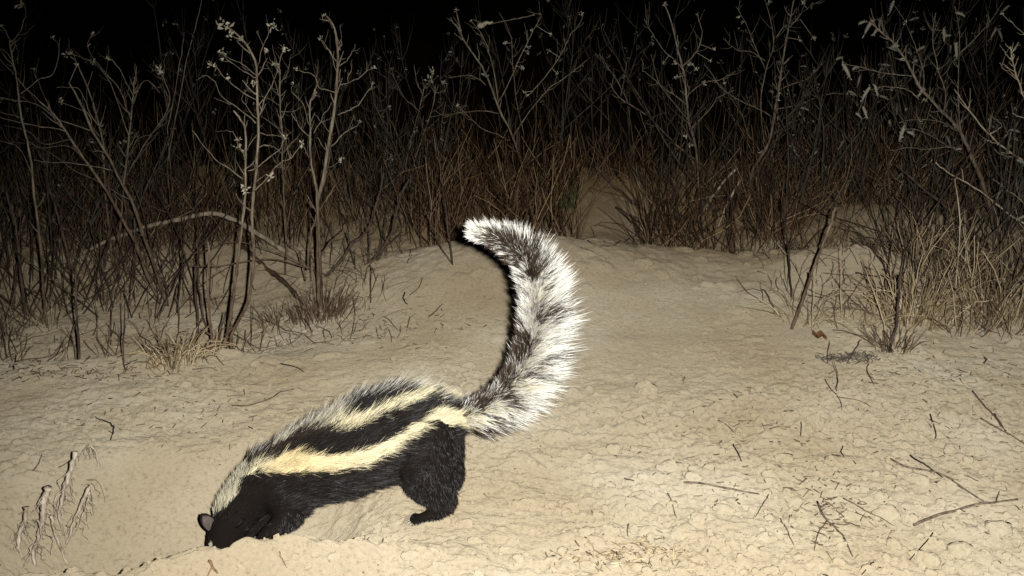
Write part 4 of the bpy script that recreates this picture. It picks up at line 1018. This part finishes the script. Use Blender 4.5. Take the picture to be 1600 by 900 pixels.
# thin generated shrubs filling the dark back of the thicket
def wild(label, px, Y, h, seed, lean=0.0, spread=.5, m='dim', nst=3, fl=0.3, group='dim shrubs at the back of the thicket'):
    r_ = np.random.default_rng(seed)
    x = (px - 800) / F * (Y * CP + .7 * SP); y = Y; g = float(Z(x, y))
    t = thing('bare_shrub', (x, y, g), label, 'shrub', group)
    for s_i in range(nst):
        n = 9; d = np.array([r_.normal() * .22 + lean, r_.normal() * .22, 1.0]); P = [np.array([x + r_.normal() * .012, y + r_.normal() * .012, g - .012])]
        hh = h * r_.uniform(.75, 1.1)
        for _ in range(n):
            d += np.array([r_.normal() * .10, r_.normal() * .10, .03]); P.append(P[-1] + d / np.linalg.norm(d) * hh / n)
        P = np.array(P); r0 = .0030 * r_.uniform(.7, 1.2)
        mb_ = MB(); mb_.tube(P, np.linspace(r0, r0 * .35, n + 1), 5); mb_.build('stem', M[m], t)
        nb = int(r_.integers(4, 7))
        mf_ = MB()
        for b in range(nb):
            i_ = int(r_.integers(3, n)); a0 = P[i_]; ang = r_.uniform(0, 2 * PI); l = h * r_.uniform(.18, .42) * (1 - i_ / n * .5)
            dd = np.array([math.cos(ang) * spread * 1.3, math.sin(ang) * spread, .75])
            Q = [a0]
            for _ in range(6):
                dd += r_.normal(size=3) * .12 + [0, 0, .05]; Q.append(Q[-1] + dd / np.linalg.norm(dd) * l / 6)
            Q = np.array(Q); mt_ = MB(); mt_.tube(Q, np.linspace(r0 * .5, r0 * .22, 7), 4, False)
            for _ in range(3):
                j_ = int(r_.integers(1, 6)); e = dd + r_.normal(size=3) * .7; e /= np.linalg.norm(e)
                W_ = np.array([Q[j_] + e * l * .3 * t_ + np.array([0, 0, .04]) * t_ * t_ for t_ in np.linspace(0, 1, 4)]); mt_.tube(W_, np.linspace(r0 * .3, r0 * .16, 4), 3, False)
                if r_.random() < fl * .5: husk(mf_, W_[-1], .011, 6)
            mt_.build('branch', M[m], t)
            if r_.random() < fl: (spike(mf_, Q[-1], .020, 16) if px > 1150 else husk(mf_, Q[-1], .013, 8))
        if mf_.n:
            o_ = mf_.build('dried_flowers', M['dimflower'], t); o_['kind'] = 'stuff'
for k, a_ in enumerate([
 ('dim shrub filling the top left corner behind the slender shrub', 30, 2.9, .62), ('dim low shrub at the left edge behind the long arching twigs', -30, 2.5, .5),
 ('faint shrub in the dark between the twin stems and the slanting grass stems', 235, 3.0, .62), ('faint thicket shrub behind the star flowers', 335, 2.95, .60),
 ('faint shrub behind the tallest forked shrub, left side', 460, 2.9, .58), ('faint shrub behind the tallest forked shrub, right side', 555, 2.85, .55),
 ('faint low shrub between forked shrub and slim pair', 605, 3.05, .42), ('faint shrub left of the wide bare shrub', 690, 3.2, .50),
 ('faint shrub directly behind the wide bare shrub', 790, 3.2, .62), ('faint shrub with curved twigs right of the wide bare shrub', 860, 3.15, .64),
 ('faint shrub at the dark end of the path', 925, 3.5, .52), ('very faint shrub beyond the path, right', 1000, 3.55, .60),
 ('faint shrub behind the many-armed bare shrub', 1065, 3.05, .56), ('dim shrub between the many-armed shrub and the fan-branched one', 1130, 2.95, .62),
 ('dim leafy-tipped shrub right of the fan-branched one', 1265, 2.9, .60), ('dim shrub above the sandy hump', 1330, 3.0, .60), ('dim shrub under the upper seed spikes', 1400, 2.95, .62),
 ('dim shrub behind the seed-spiked trunk', 1470, 2.9, .64), ('dim shrub near the upper right corner', 1540, 2.85, .66), ('dim shrub at the right edge behind the stiff twigs', 1605, 2.7, .60),
 ('dim tangled shrub at the lower right edge', 1570, 2.4, .36), ('dim shrub left of the sandy hump', 1225, 2.75, .42), ('dim shrub right of the sandy hump', 1450, 2.6, .34),
 ('dim dark shrub behind the arched limb', 210, 2.55, .40), ('dim dark shrub at the left behind the litter', 100, 2.45, .42), ('dim shrub among the reddish stalks left of the tail', 650, 2.85, .36)]):
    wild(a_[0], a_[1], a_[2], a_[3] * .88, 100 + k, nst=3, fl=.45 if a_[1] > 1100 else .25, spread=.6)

# ------------------------------------------------------------------ undergrowth nobody could count
def thicket(name, label, m, n, xr, Yr, h, w, lean=.25, bend=.3, mask=None, seg=4):
    mb_ = MB()
    for _ in range(n):
        px = rng.uniform(*xr); Y = rng.uniform(*Yr)
        x = (px - 800) / F * (Y * CP + .7 * SP)
        if mask is not None and rng.random() > mask(px, Y): continue
        g = float(Z(x, Y)); hh = h[0] + (h[1] - h[0]) * rng.random() ** 1.8
        d = np.array([rng.normal() * lean, rng.normal() * lean, 1.0]); d /= np.linalg.norm(d)
        P = [np.array([x, Y, g - .006])]
        for _ in range(seg):
            P.append(P[-1] + d * hh / seg); d = d + rng.normal(size=3) * bend * .5; d /= np.linalg.norm(d)
        r = rng.uniform(*w); mb_.tube(P, np.linspace(r, r * .5, seg + 1), 3, False)
    o = mb_.build(name, M[m], None, (0, 0, 0)); return tag(o, label, 'undergrowth', kind='stuff')
clump = lambda px, Y: np.clip(.36 + 1.6 * vnoise(px * .02, Y * 7, 5), .05, 1)
lsand = lambda px, Y: clump(px, Y) * (0.04 if (210 < px < 620 and Y < 2.55) else 1)
thicket('undergrowth', 'thick reddish dry stalks behind the left shrubs', 'rust', 3400, (60, 700), (2.50, 3.35), (.04, .26), (.0006, .0014), lean=.42, bend=.4, mask=lsand)
thicket('undergrowth', 'upright rusty stalks behind the tail tip left of the path', 'rust', 2000, (640, 905), (2.42, 3.2), (.04, .24), (.0006, .0015), lean=.34, bend=.36, mask=clump)
thicket('undergrowth', 'rusty tangle at the right of the path', 'rust', 2400, (1000, 1235), (2.50, 3.2), (.03, .22), (.0006, .0016), lean=.55, bend=.5, mask=clump)
thicket('undergrowth', 'dark brushy growth behind the sandy hump', 'rust', 2600, (1200, 1660), (2.80, 3.35), (.04, .30), (.0006, .0015), lean=.5, bend=.45, mask=clump)
thicket('undergrowth', 'tall dim stalks at the dark back of the thicket', 'rust', 700, (-80, 1700), (3.2, 3.8), (.10, .36), (.0007, .0014), lean=.14, bend=.16, mask=lambda px, Y: clump(px, Y) * (.25 if 900 < px < 1010 else 1))
thicket('undergrowth', 'mid height wiry stems of the left thicket', 'dim', 210, (-40, 700), (2.5, 3.2), (.20, .42), (.0006, .0013), lean=.2, bend=.2)
thicket('undergrowth', 'mid height wiry stems of the right thicket', 'dim', 300, (1000, 1660), (2.6, 3.2), (.16, .45), (.0006, .0013), lean=.3, bend=.3)
thicket('undergrowth', 'tangled straw and stubble at the far left', 'straw', 900, (-60, 240), (1.90, 2.5), (.01, .10), (.0005, .0012), lean=.8, bend=.7, mask=clump)
thicket('undergrowth', 'dark broken litter under the left shrubs', 'litter', 1500, (-60, 250), (1.88, 2.6), (.02, .14), (.0006, .0014), lean=.9, bend=.5, mask=clump)
thicket('undergrowth', 'matted straw under the right brush', 'straw', 800, (1400, 1660), (1.96, 2.5), (.03, .17), (.0006, .0015), lean=.45, bend=.5, mask=clump)
thicket('undergrowth', 'dark litter under the right brush', 'litter', 1500, (1390, 1680), (1.96, 2.7), (.02, .14), (.0006, .0014), lean=.8, bend=.5, mask=clump)
thicket('undergrowth', 'fine dry weeds at the front edge of the path brush', 'litter', 500, (985, 1240), (2.42, 2.6), (.01, .06), (.0005, .0011), lean=.8, bend=.6, mask=clump)
thicket('undergrowth', 'fine weeds round the feet of the left shrubs', 'litter', 420, (400, 610), (1.95, 2.25), (.01, .06), (.0005, .0010), lean=.9, bend=.6, mask=clump)

lf = lambda px, Y: np.clip(.30 + 1.9 * vnoise(px * .016, Y * 6, 15), 0, 1)
thicket('undergrowth', 'fine dark twigs and litter lying among the left stems', 'litter', 1700, (-60, 640), (1.93, 2.75), (.015, .10), (.0005, .0012), lean=1.3, bend=.4, mask=lf)
thicket('undergrowth', 'grey stubble between the left stems', 'grey', 260, (-60, 640), (1.95, 2.75), (.02, .11), (.0008, .0018), lean=.22, bend=.15, seg=3, mask=lf)
thicket('undergrowth', 'pale broken straw among the left stems', 'straw', 420, (-60, 520), (1.92, 2.5), (.01, .08), (.0005, .0011), lean=.7, bend=.5, mask=lf)
thicket('undergrowth', 'bent dry weeds on the slope left of the hump', 'litter', 700, (1190, 1420), (2.05, 2.9), (.02, .12), (.0005, .0011), lean=1.0, bend=.5, mask=lf)
thicket('undergrowth', 'dark criss-crossing stems at the right side', 'dark', 200, (1380, 1680), (2.15, 2.8), (.08, .30), (.0009, .0022), lean=.6, bend=.2)
thicket('undergrowth', 'dark criss-crossing stems at the left side', 'dark', 320, (-80, 330), (2.2, 2.8), (.08, .30), (.0009, .0022), lean=.5, bend=.2)

thicket('undergrowth', 'dry weeds and litter on the path beyond the clearing', 'litter', 420, (880, 1060), (2.55, 3.3), (.015, .07), (.0005, .0011), lean=1.2, bend=.5, mask=lf)
thicket('undergrowth', 'rusty weeds over the sandy hump at the right', 'rust', 420, (1230, 1480), (2.45, 2.95), (.02, .12), (.0005, .0012), lean=.9, bend=.5, mask=lf)

thicket('undergrowth', 'short pale weeds closing the far end of the path', 'rust', 420, (860, 1050), (3.12, 3.42), (.02, .16), (.0005, .0012), lean=.5, bend=.4)
thicket('undergrowth', 'rusty brush carrying on past the left edge', 'rust', 900, (-900, -80), (2.1, 3.3), (.05, .30), (.0006, .0014), lean=.4, bend=.4, mask=clump)
thicket('undergrowth', 'rusty brush carrying on past the right edge', 'rust', 900, (1660, 2400), (2.1, 3.3), (.05, .30), (.0006, .0014), lean=.4, bend=.4, mask=clump)

def tuft(name, label, m, px, py, n, h, w, spread, r0, curl=1.2, seed=1, cat='grass tuft', up=1.0):
    r_ = np.random.default_rng(seed); c = G(px, py); t = thing(name, c, label, cat)
    k = 0
    for part in range(4):
        mb_ = MB()
        for _ in range(n // 4):
            a0 = r_.uniform(0, 2 * PI); rr = r0 * math.sqrt(r_.random()); b = np.array([c[0] + rr * math.cos(a0), c[1] + rr * math.sin(a0) * .7, 0]); b[2] = float(Z(b[0], b[1])) - .006
            out = np.array([math.cos(a0) + r_.normal() * .4, math.sin(a0) + r_.normal() * .4, 0]) * spread
            hh = r_.uniform(h * .35, h); cu = r_.uniform(0, curl)
            s_ = np.linspace(0, 1, 8)[:, None]
            P = b + np.array([0, 0, 1]) * hh * up * (s_ - .62 * cu * s_ ** 2.5) + out * hh * (s_ * .5 + cu * s_ ** 2)
            P = P + np.cumsum(r_.normal(size=P.shape), 0) * hh * .018
            W = r_.uniform(*w); mb_.tube(P, np.linspace(W, W * .35, 8), 4, False)
        mb_.build('grass_blades', M[m], t)
    return t
tuft('straw_tuft', 'pale straw tuft with curling blades at the foot of the leaning twin stems', 'straw', 272, 566, 90, .085, (.0008, .0018), .45, .035, seed=3)
tuft('straw_tuft', 'smaller straw tuft just right of the curling one', 'straw', 312, 555, 48, .06, (.0007, .0014), .6, .03, seed=4)
tuft('brush_tangle', 'brushy tangle of fine stems at the foot of the tallest forked shrub', 'litter', 500, 498, 130, .075, (.0006, .0013), .5, .045, seed=5, curl=.5, cat='brush')
tuft('brush_tangle', 'darker brush tangle left of the forked shrub foot', 'litter', 440, 500, 90, .05, (.0005, .0011), .7, .05, seed=6, curl=.6, cat='brush')
tuft('straw_tuft', 'big straw clump standing right of the hinged reed', 'straw', 1425, 500, 130, .13, (.0008, .0017), .5, .06, seed=7)
tuft('straw_tuft', 'wispy curled grass round the foot of the leaning grey pole', 'straw', 1262, 500, 44, .075, (.0005, .0011), .8, .05, seed=8)
tuft('straw_tuft', 'wispy curled grass between the lone reed and the hinged reed', 'straw', 1335, 505, 44, .075, (.0005, .0011), .8, .06, seed=9)
tuft('brush_tangle', 'dark brush round the blackened stump', 'litter', 1395, 545, 90, .05, (.0006, .0012), .7, .03, seed=10, curl=.8, cat='brush')
tuft('straw_tuft', 'straw grass at the right edge below the stiff twigs', 'straw', 1560, 500, 90, .10, (.0007, .0015), .5, .07, seed=12)
tuft('green_grass_tuft', 'only green grass tuft, by the path behind the tail', 'greenleaf', 888, 325, 40, .085, (.0009, .0018), .35, .02, seed=11, curl=.6)

# frayed cut stalks, front left
FR = 'frayed stripped stalks in the front left corner'
def frayed(label, Y, w, pts, nf, fringe):
    Y = G(*pts[-1])[1]
    P = np.array([at(x, y, Y) for x, y in pts])[::-1]; P = spline(P, n=5)
    g = float(Z(P[0][0], P[0][1])); 
    if P[0][2] > g: P = np.vstack([[P[0][0], P[0][1], g - .01], P])
    t = thing('frayed_stalk', P[0], label, 'stalk', FR); px = 1.3 / F
    mb_ = MB(); P = wiggle(P, .003); mb_.tube(P, w * .88 * px * .5 * np.linspace(.6, 1.15, len(P)) * (1 + .18 * rng.normal(size=len(P))).clip(.6, 1.4), 7); mb_.build('stem', M['pink'], t)
    mf_ = MB()
    for _ in range(int(nf * 1.5)):
        i_ = rng.integers(len(P) // 3, len(P)); l = fringe * rng.uniform(.4, 1.1); d = np.array([rng.normal() * .7, rng.normal() * .4 - .2, rng.uniform(-1.2, .2)])
        q = np.array([P[i_] + d / np.linalg.norm(d) * l * .7 * s_ + np.array([0, 0, -.5]) * l * s_ ** 2 for s_ in np.linspace(0, 1, 6)]); q = wiggle(q, l * .3)
        mf_.tube(q, np.linspace(1.5, .7, 6) * px * .5, 4, False)
    mf_.build('frayed_fibres', M['pale' if rng.random() < .4 else 'pink'], t)
frayed('tallest frayed pinkish stalk of the front left clump', 1.27, 9, [(118, 706), (112, 735), (104, 762), (100, 790), (94, 805), (100, 838)], 16, .030)
frayed('frayed stalk with a blunt pale stub top, left of the tallest', 1.25, 12, [(75, 762), (66, 785), (65, 808), (60, 835), (53, 858), (55, 884)], 12, .030)
frayed('leftmost short frayed stalk with a tousled head', 1.24, 9, [(41, 792), (38, 812), (30, 835), (30, 855), (36, 876)], 14, .022)
frayed('smooth reddish stalk slanting down to the right from the blunt stub', 1.24, 6, [(79, 806), (82, 828), (88, 850), (98, 868), (110, 884)], 2, .014)
frayed('frayed stalk leaning right with a brushy tip', 1.27, 7, [(144, 757), (134, 775), (122, 795), (112, 818), (104, 842), (98, 855)], 10, .028)
frayed('thin strip stalk between the tallest and the leaning one', 1.265, 4, [(140, 770), (138, 792), (130, 808), (122, 828), (108, 846)], 6, .018)
frayed('short slanted splinter stalk left of the tallest one', 1.26, 5, [(104, 752), (98, 768), (90, 782), (84, 806)], 3, .012)
frayed('arched stalk with hanging fringe above the frayed clump', 1.30, 4, [(154, 748), (156, 728), (152, 708), (143, 697), (133, 702), (124, 716), (119, 728)], 9, .022)
frayed('thin root-like strand hanging left in the frayed clump', 1.24, 3, [(58, 812), (62, 840), (50, 856), (47, 870), (28, 898)], 3, .014)
limb('bent_black_twig', 'thin black twig bent over above the frayed clump', 'twig', 'black', 1.40, 1.40, 3, 2.2, [(146, 649), (160, 657), (175, 666), (172, 688), (166, 710), (163, 735), (160, 752)][::-1], 0)

# ------------------------------------------------------------------ twigs lying on the soil
def lying(label, m, w, pts, lift=.0035, tw=0, name='fallen_twig'):
    m = 'twig' if m == 'dark' else m; w = w * .88; tw = 1 if w > 2.5 else 0
    Q = spline([G(x, y) for x, y in pts], n=4); P = wiggle(Q, .0015)
    s_ = np.linspace(0, 1, len(P))
    r = w * depth(P[0]) / F * .5
    P[:, 2] = Z(P[:, 0], P[:, 1]); P[:, 2] = np.convolve(np.pad(P[:, 2], 2, 'edge'), np.ones(5) / 5, 'valid') + r * .6 + lift
    mb_ = MB(); mb_.tube(P, np.linspace(r, r * .6, len(P)), 5)
    if tw: twiglets(mb_, P, r * .5, tw, .02, 0)
    return tag(mb_.build(name, M[m], None, P[0]), label, 'twig', 'twigs lying on the bare soil')
for a_ in [
 ('long dark brown twig lying flat right of the hind foot, middle foreground', 'dark', 4.2, [(1068, 761), (1095, 764), (1130, 769), (1186, 779)]),
 ('long twig running from mid right toward the lower right edge, gently bowed', 'dark', 4, [(1385, 720), (1410, 732), (1430, 737), (1460, 745), (1490, 760), (1536, 787)]),
 ('thickest brown twig, slanting up to the right near the right edge', 'dark', 6, [(1427, 826), (1460, 812), (1487, 804), (1515, 797), (1545, 790), (1590, 784)]),
 ('short black twig touching the bowed one', 'black', 3.4, [(1423, 717), (1437, 725), (1450, 734), (1472, 749)]),
 ('straight dark twig at the bottom right, below the thickest twig', 'black', 2.8, [(1457, 839), (1446, 852), (1436, 864), (1421, 880)]),
 ('branched brown twig curving down at the lower right', 'dark', 4, [(1277, 790), (1287, 812), (1300, 827), (1313, 839), (1322, 855), (1332, 876)]),
 ('thin twig dropping from the branched brown twig', 'dark', 2.6, [(1291, 820), (1282, 835), (1275, 850), (1272, 866)]),
 ('fine wiry twig with a fork between two pale clods, lower right', 'dark', 2.2, [(1317, 785), (1340, 797), (1362, 809), (1380, 818), (1396, 826)]),
 ('forked fine twig below the standing thin rod', 'dark', 2.2, [(1289, 598), (1299, 613), (1310, 628), (1315, 645)]),
 ('curved fine twig right of the forked fine one', 'dark', 2, [(1306, 624), (1330, 628), (1346, 633), (1360, 643)]),
 ('short black wavy twig above the bowed long twig', 'black', 3.2, [(1453, 651), (1457, 665), (1461, 680), (1461, 690)]),
 ('long dark twig sloping down to the right edge, upper one', 'dark', 3.2, [(1519, 615), (1533, 632), (1547, 650), (1562, 668), (1572, 679)]),
 ('dark twig sloping down to the right edge, lower one', 'dark', 3.2, [(1532, 658), (1550, 670), (1571, 681), (1595, 698), (1615, 706)]),
 ('tiny upright dark sliver in the soil, right of centre', 'black', 2.4, [(1251, 662), (1251, 675), (1251, 686)]),
 ('tiny wavy black twig left of the big pale clods, lower right', 'black', 2.4, [(1315, 702), (1313, 711), (1318, 720)]),
 ('dark stick stub cut by the bottom edge, lower right', 'black', 3, [(1365, 884), (1356, 893), (1346, 903)]),
 ('short black curved twig on the bare soil above the neck', 'black', 2.6, [(439, 573), (452, 574), (463, 578), (475, 586)]),
 ('long faint curved root lying above the back', 'grey', 2.6, [(362, 637), (385, 638), (403, 635), (425, 626), (440, 616), (458, 613)]),
 ('small twig arch lying left of the curved root', 'dark', 2, [(301, 582), (318, 580), (332, 580), (340, 584)]),
 ('pale straw splinter lying right of the hind foot', 'straw', 2.2, [(756, 777), (764, 785), (773, 791), (781, 797)]),
 ('dark-tipped splinter lying right of the tail base', 'pale', 2.2, [(828, 717), (840, 725), (854, 736)]),
 ('short dark twig lying right of the tail in the mid ground', 'dark', 2.4, [(1122, 662), (1136, 672), (1150, 683)]),
 ('short leaning twig below the long flat twig', 'dark', 2.2, [(1043, 775), (1050, 792), (1058, 813)]),
 ('small black twig between two pale clods, right of centre', 'black', 3, [(1146, 700), (1151, 712), (1158, 726)]),
 ('thin curved twig on the sand below the path brush, upper', 'dark', 2.2, [(918, 379), (928, 385), (942, 388), (957, 386), (970, 381)]),
 ('short dark twig on the sand beside the tail, left of the curved one', 'dark', 2.2, [(907, 390), (918, 394), (930, 399)]),
 ('curved black twig on the slope left of the tail', 'black', 3, [(632, 461), (629, 468), (632, 476), (637, 480)]),
 ('reddish stub lying at the bottom edge left of the foreleg', 'red', 6, [(326, 882), (332, 892), (340, 903)]),
 ('thin twig lying in front of the pit lip', 'red', 2, [(436, 868), (441, 880), (449, 894)]),
 ('pair of crossing twigs at the right edge, long member', 'dark', 2.4, [(1552, 650), (1565, 668), (1574, 682)]),
 ('tiny dark hook twig at mid right', 'black', 3, [(1536, 571), (1541, 566), (1537, 562)]),
 ('slim twig lying near the bottom, left of the branched brown twig', 'dark', 2.4, [(1225, 826), (1232, 840), (1240, 857)]),
 ('slim dark twig lying in the lower middle, beside a pale clod', 'dark', 2.2, [(1200, 778), (1190, 800), (1180, 812)]),
 ('pale straw lying in the bottom middle', 'straw', 2.6, [(1000, 859), (1030, 864), (1060, 872), (1100, 895)]),
 ('pale curved straw lying left of the bottom middle one', 'straw', 2.6, [(914, 846), (925, 862), (934, 886)]),
 ('short dark twig lying near the bottom, right of the pale curved straw', 'dark', 2.6, [(982, 825), (981, 835), (982, 842)]),
 ('faint twig lying above the pit at the left', 'grey', 2, [(92, 735), (110, 725), (128, 718)]),
 ('little dark twig beside the pale clod at the left edge', 'dark', 2.4, [(52, 742), (60, 730), (66, 716)]),
 ('thin grey twig lying on the slope above the back', 'grey', 2.2, [(670, 500), (683, 488), (692, 478)]),
 ('dark stick fragments on the left ledge', 'black', 3.4, [(22, 580), (22, 570), (26, 560)]),
 ('dark twig lying across the ledge right of the star-flowered shrub', 'dark', 3, [(362, 525), (382, 536), (405, 548)]),
 ('slender twig lying behind the tail on the slope', 'dark', 2.2, [(640, 466), (655, 452), (660, 436)])]:
    lying(*a_)
# leaf, rotted litter
c_ = G(1280, 533); mb_ = MB()
gx = np.linspace(-1, 1, 7)
V_ = [c_ + np.array([u * .012, v * .010 * math.sqrt(max(.05, 1 - u * u)), .008 + .006 * v * v + .003 * math.sin(u * 5) - .002 * u]) for u in gx for v in gx]
mb_.add(V_, [(i * 7 + j, i * 7 + j + 1, i * 7 + j + 8, i * 7 + j + 7) for i in range(6) for j in range(6)])
mb_.add(np.array(V_) + [0, 0, -.0008], [(i * 7 + j, i * 7 + j + 1, i * 7 + j + 8, i * 7 + j + 7) for i in range(6) for j in range(6)])
tag(mb_.build('fallen_leaf', M['brownleaf'], None, c_), 'curled brown leaf lying before the right straw clump', 'leaf')
def litter(name, label, cx, cy, sx, sy, n, m, h=.004):
    mb_ = MB()
    for _ in range(n):
        p = G(cx + rng.normal() * sx, cy + rng.normal() * sy); d = rng.normal(size=3) * [1, 1, .18]; d /= np.linalg.norm(d)
        l = rng.uniform(.006, .02); q = np.array([p + d * l * (s_ - .5) + [0, 0, h * rng.random()] for s_ in np.linspace(0, 1, 4)]); mb_.tube(q, rng.uniform(.0004, .0011), 3, False)
    return tag(mb_.build(name, M[m], None, G(cx, cy)), label, 'litter', kind='stuff')
litter('rotted_litter', 'grey rotted litter patch in front of the hinged reed', 1322, 560, 24, 3.5, 130, 'ash')
litter('chaff', 'fine chaff and straw bits at the bottom middle', 985, 870, 60, 14, 230, 'straw', .002)
litter('chaff', 'dark root crumbs around the branched brown twig', 1300, 800, 40, 30, 110, 'litter', .002)
litter('chaff', 'dark crumbs scattered right of the tail', 1180, 700, 130, 60, 150, 'litter', .001)
litter('chaff', 'root crumbs scattered at the far right', 1480, 700, 80, 70, 170, 'litter', .001)
litter('chaff', 'crumbs strewn left of the back', 270, 640, 110, 28, 130, 'litter', .001)
litter('chaff', 'crumbs strewn on the slope left of the tail', 600, 510, 80, 22, 100, 'litter', .001)
litter('chaff', 'crumbs strewn along the left ledge', 120, 580, 90, 9, 150, 'litter', .002)
litter('chaff', 'crumbs strewn below the right straw clump', 1470, 580, 80, 20, 120, 'litter', .001)

# ------------------------------------------------------------------ clods
def clod_mesh(mb_, c, r, ax, seed):
    r_ = np.random.default_rng(seed); k = 7 if r < .008 else 12
    b = MB(); sphere(b, np.zeros(3), 1, k)
    v = np.vstack(b.v); ph = r_.uniform(0, 20, 3)
    dsp = 1 + .32 * vnoise(v[:, 0] * 1.6 + ph[0], v[:, 1] * 1.6 + v[:, 2] * 1.3 + ph[1], 3) * 2 + .12 * vnoise(v[:, 0] * 5 + ph[2], v[:, 1] * 5 + v[:, 2] * 4, 4) * 2
    v = v * dsp[:, None] * ax * r
    t = r_.uniform(0, 2 * PI); R_ = np.array([[math.cos(t), -math.sin(t), 0], [math.sin(t), math.cos(t), 0], [0, 0, 1]])
    mb_.add(v @ R_.T + c, np.vstack(b.q), np.vstack(b.t))
for k, (px, py, rp, lab) in enumerate([
 (1047, 732, 19, 'round pale clod just above the end of the long flat twig'), (1224, 719, 15, 'pale oval clod alone right of centre'), (1010, 611, 21, 'flat pale clod right of the tail bend'),
 (1084, 748, 17, 'broad low clod touching the long flat twig'), (1146, 856, 15, 'squarish clod near the bottom, right of the middle'), (1130, 800, 18, 'large smooth clod below the long flat twig'),
 (1092, 812, 14, 'clod left of the large smooth one below the flat twig'), (914, 834, 14, 'pale clod near the bottom, right of the animal'), (878, 862, 10, 'small round clod by the bottom edge, right of the animal'),
 (1077, 842, 11, 'small clod above the bottom straw'), (1385, 804, 20, 'largest smooth pale stone-like clod at lower right'), (1440, 754, 18, 'flat oval clod under the bowed long twig'), (1374, 777, 15, 'pale clod above the largest smooth one'),
 (1242, 787, 17, 'pale flat clod left of the branched brown twig'), (1275, 884, 18, 'big clod at the bottom edge below the branched brown twig'), (1449, 877, 19, 'round clod at the bottom edge, far right'), (1006, 412, 14, 'pale clod on the plateau right of the tail'),
 (1168, 414, 8, 'small pale clod near the brush edge on the plateau'), (1583, 540, 15, 'round pale clod at the right edge below the straw grass'), (727, 822, 16, 'round clod just right of the hind foot'), (744, 848, 12, 'clod below the one at the hind foot'),
 (38, 716, 10, 'small rounded clod at the left edge above the frayed stalks'), (1418, 700, 11, 'small clod above the short black twig'), (585, 845, 15, 'pale flattened clod in front of the belly'), (154, 503, 5, 'pale pebble in the litter behind the snapped stalk'),
 (1500, 860, 20, 'wide low clod at the lower right corner'), (1560, 830, 22, 'broad clod below the thickest twig near the right edge'), (960, 705, 13, 'low clod right of the tail root'), (1180, 650, 12, 'low clod in the middle right soil'), (860, 790, 12, 'clod halfway between hind foot and long flat twig'),
 (640, 870, 14, 'clod near the bottom below the hind foot'), (520, 872, 13, 'clod near the bottom in front of the foreleg'), (1330, 640, 10, 'small clod under the curved fine twig'), (290, 603, 9, 'small clod on the soil left of the curved root')]):
    g = G(px, py); r = rp * depth(g) / F
    mb_ = MB(); g = np.array([g[0], g[1], float(Z(g[0], g[1]))]); clod_mesh(mb_, g + [0, 0, r * .10], r, np.array([1, rng.uniform(.75, 1), .50]), k + 5)
    tag(mb_.build('soil_clod', M['clod'], None, g), lab, 'clod', 'larger clods of dry soil')
mb_ = MB(); n = 0
for _ in range(4200):
    x = rng.uniform(-.75, .95); y = rng.uniform(1.12, 1.95)
    if rng.random() > (.10 + 1.1 * sst(-.1, .45, x) * (1 - sst(1.5, 1.7, y)) + .5 * (1 - sst(1.22, 1.34, y)) * sst(-.3, 0, x)) * keep_big(np.array([x]), np.array([y]))[0] * .5: continue
    r = .0035 * 3.4 ** (rng.random() ** 1.7); clod_mesh(mb_, np.array([x, y, float(Z(x, y)) + r * .12]), min(r, .0079 if rng.random() < .8 else r), np.array([1, rng.uniform(.7, 1), .55]), int(rng.integers(1 << 30)))
tag(mb_.build('soil_lumps', M['clod'], None, (0, 0, 0)), 'many loose lumps of dry soil scattered over the foreground', 'soil lumps', kind='stuff')
mb_ = MB()
xs = rng.uniform(-.8, .95, 30000); ys = rng.uniform(1.12, 2.2, 30000); kp = keep_small(xs, ys) * (1 - .6 * sst(1.5, 2.1, ys)); ok = rng.random(30000) < kp * .42
cl = []
for x, y in zip(xs[ok], ys[ok]):
    r = .0014 * (4.6 ** (rng.random() ** 2.2)); n += 1
    b = MB(); 
    if not cl:
        for q in range(12):
            b = MB(); sphere(b, np.zeros(3), 1, 5); v = np.vstack(b.v); v = v * (1 + .7 * rng.random(len(v)) - .35)[:, None]; cl.append((v, np.vstack(b.q), np.vstack(b.t)))
    v, q, t = cl[int(rng.integers(12))]; a0 = rng.uniform(0, 2 * PI); R_ = np.array([[math.cos(a0), -math.sin(a0), 0], [math.sin(a0), math.cos(a0), 0], [0, 0, 1]])
    mb_.add((v * [1, .8, .65]) @ R_.T * r + [x, y, float(Z(x, y)) + r * .25], q, t)
print('crumbs', n)
tag(mb_.build('soil_crumbs', M['clod'], None, (0, 0, 0), smooth=False), 'countless small crumbs of dry soil strewn over the ground', 'soil crumbs', kind='stuff')
# chips of straw on the lip of the pit
for lab, pts in (('short pale straw standing on the pit lip in front of the face', [(360, 847), (359, 840), (357, 834)]), ('pale root chip on the pit lip by the front paw', [(397, 838), (398, 832), (402, 829)])):
    Q = np.array([G(*pts[0]) + [0, 0, -.003]] + [at(x, y, G(*pts[0])[1]) for x, y in pts[1:]]); mb_ = MB(); mb_.tube(spline(Q, n=3), .0008, 5)
    tag(mb_.build('straw_chip', M['pale'], None, Q[0]), lab, 'straw', 'straw chips on the pit lip')
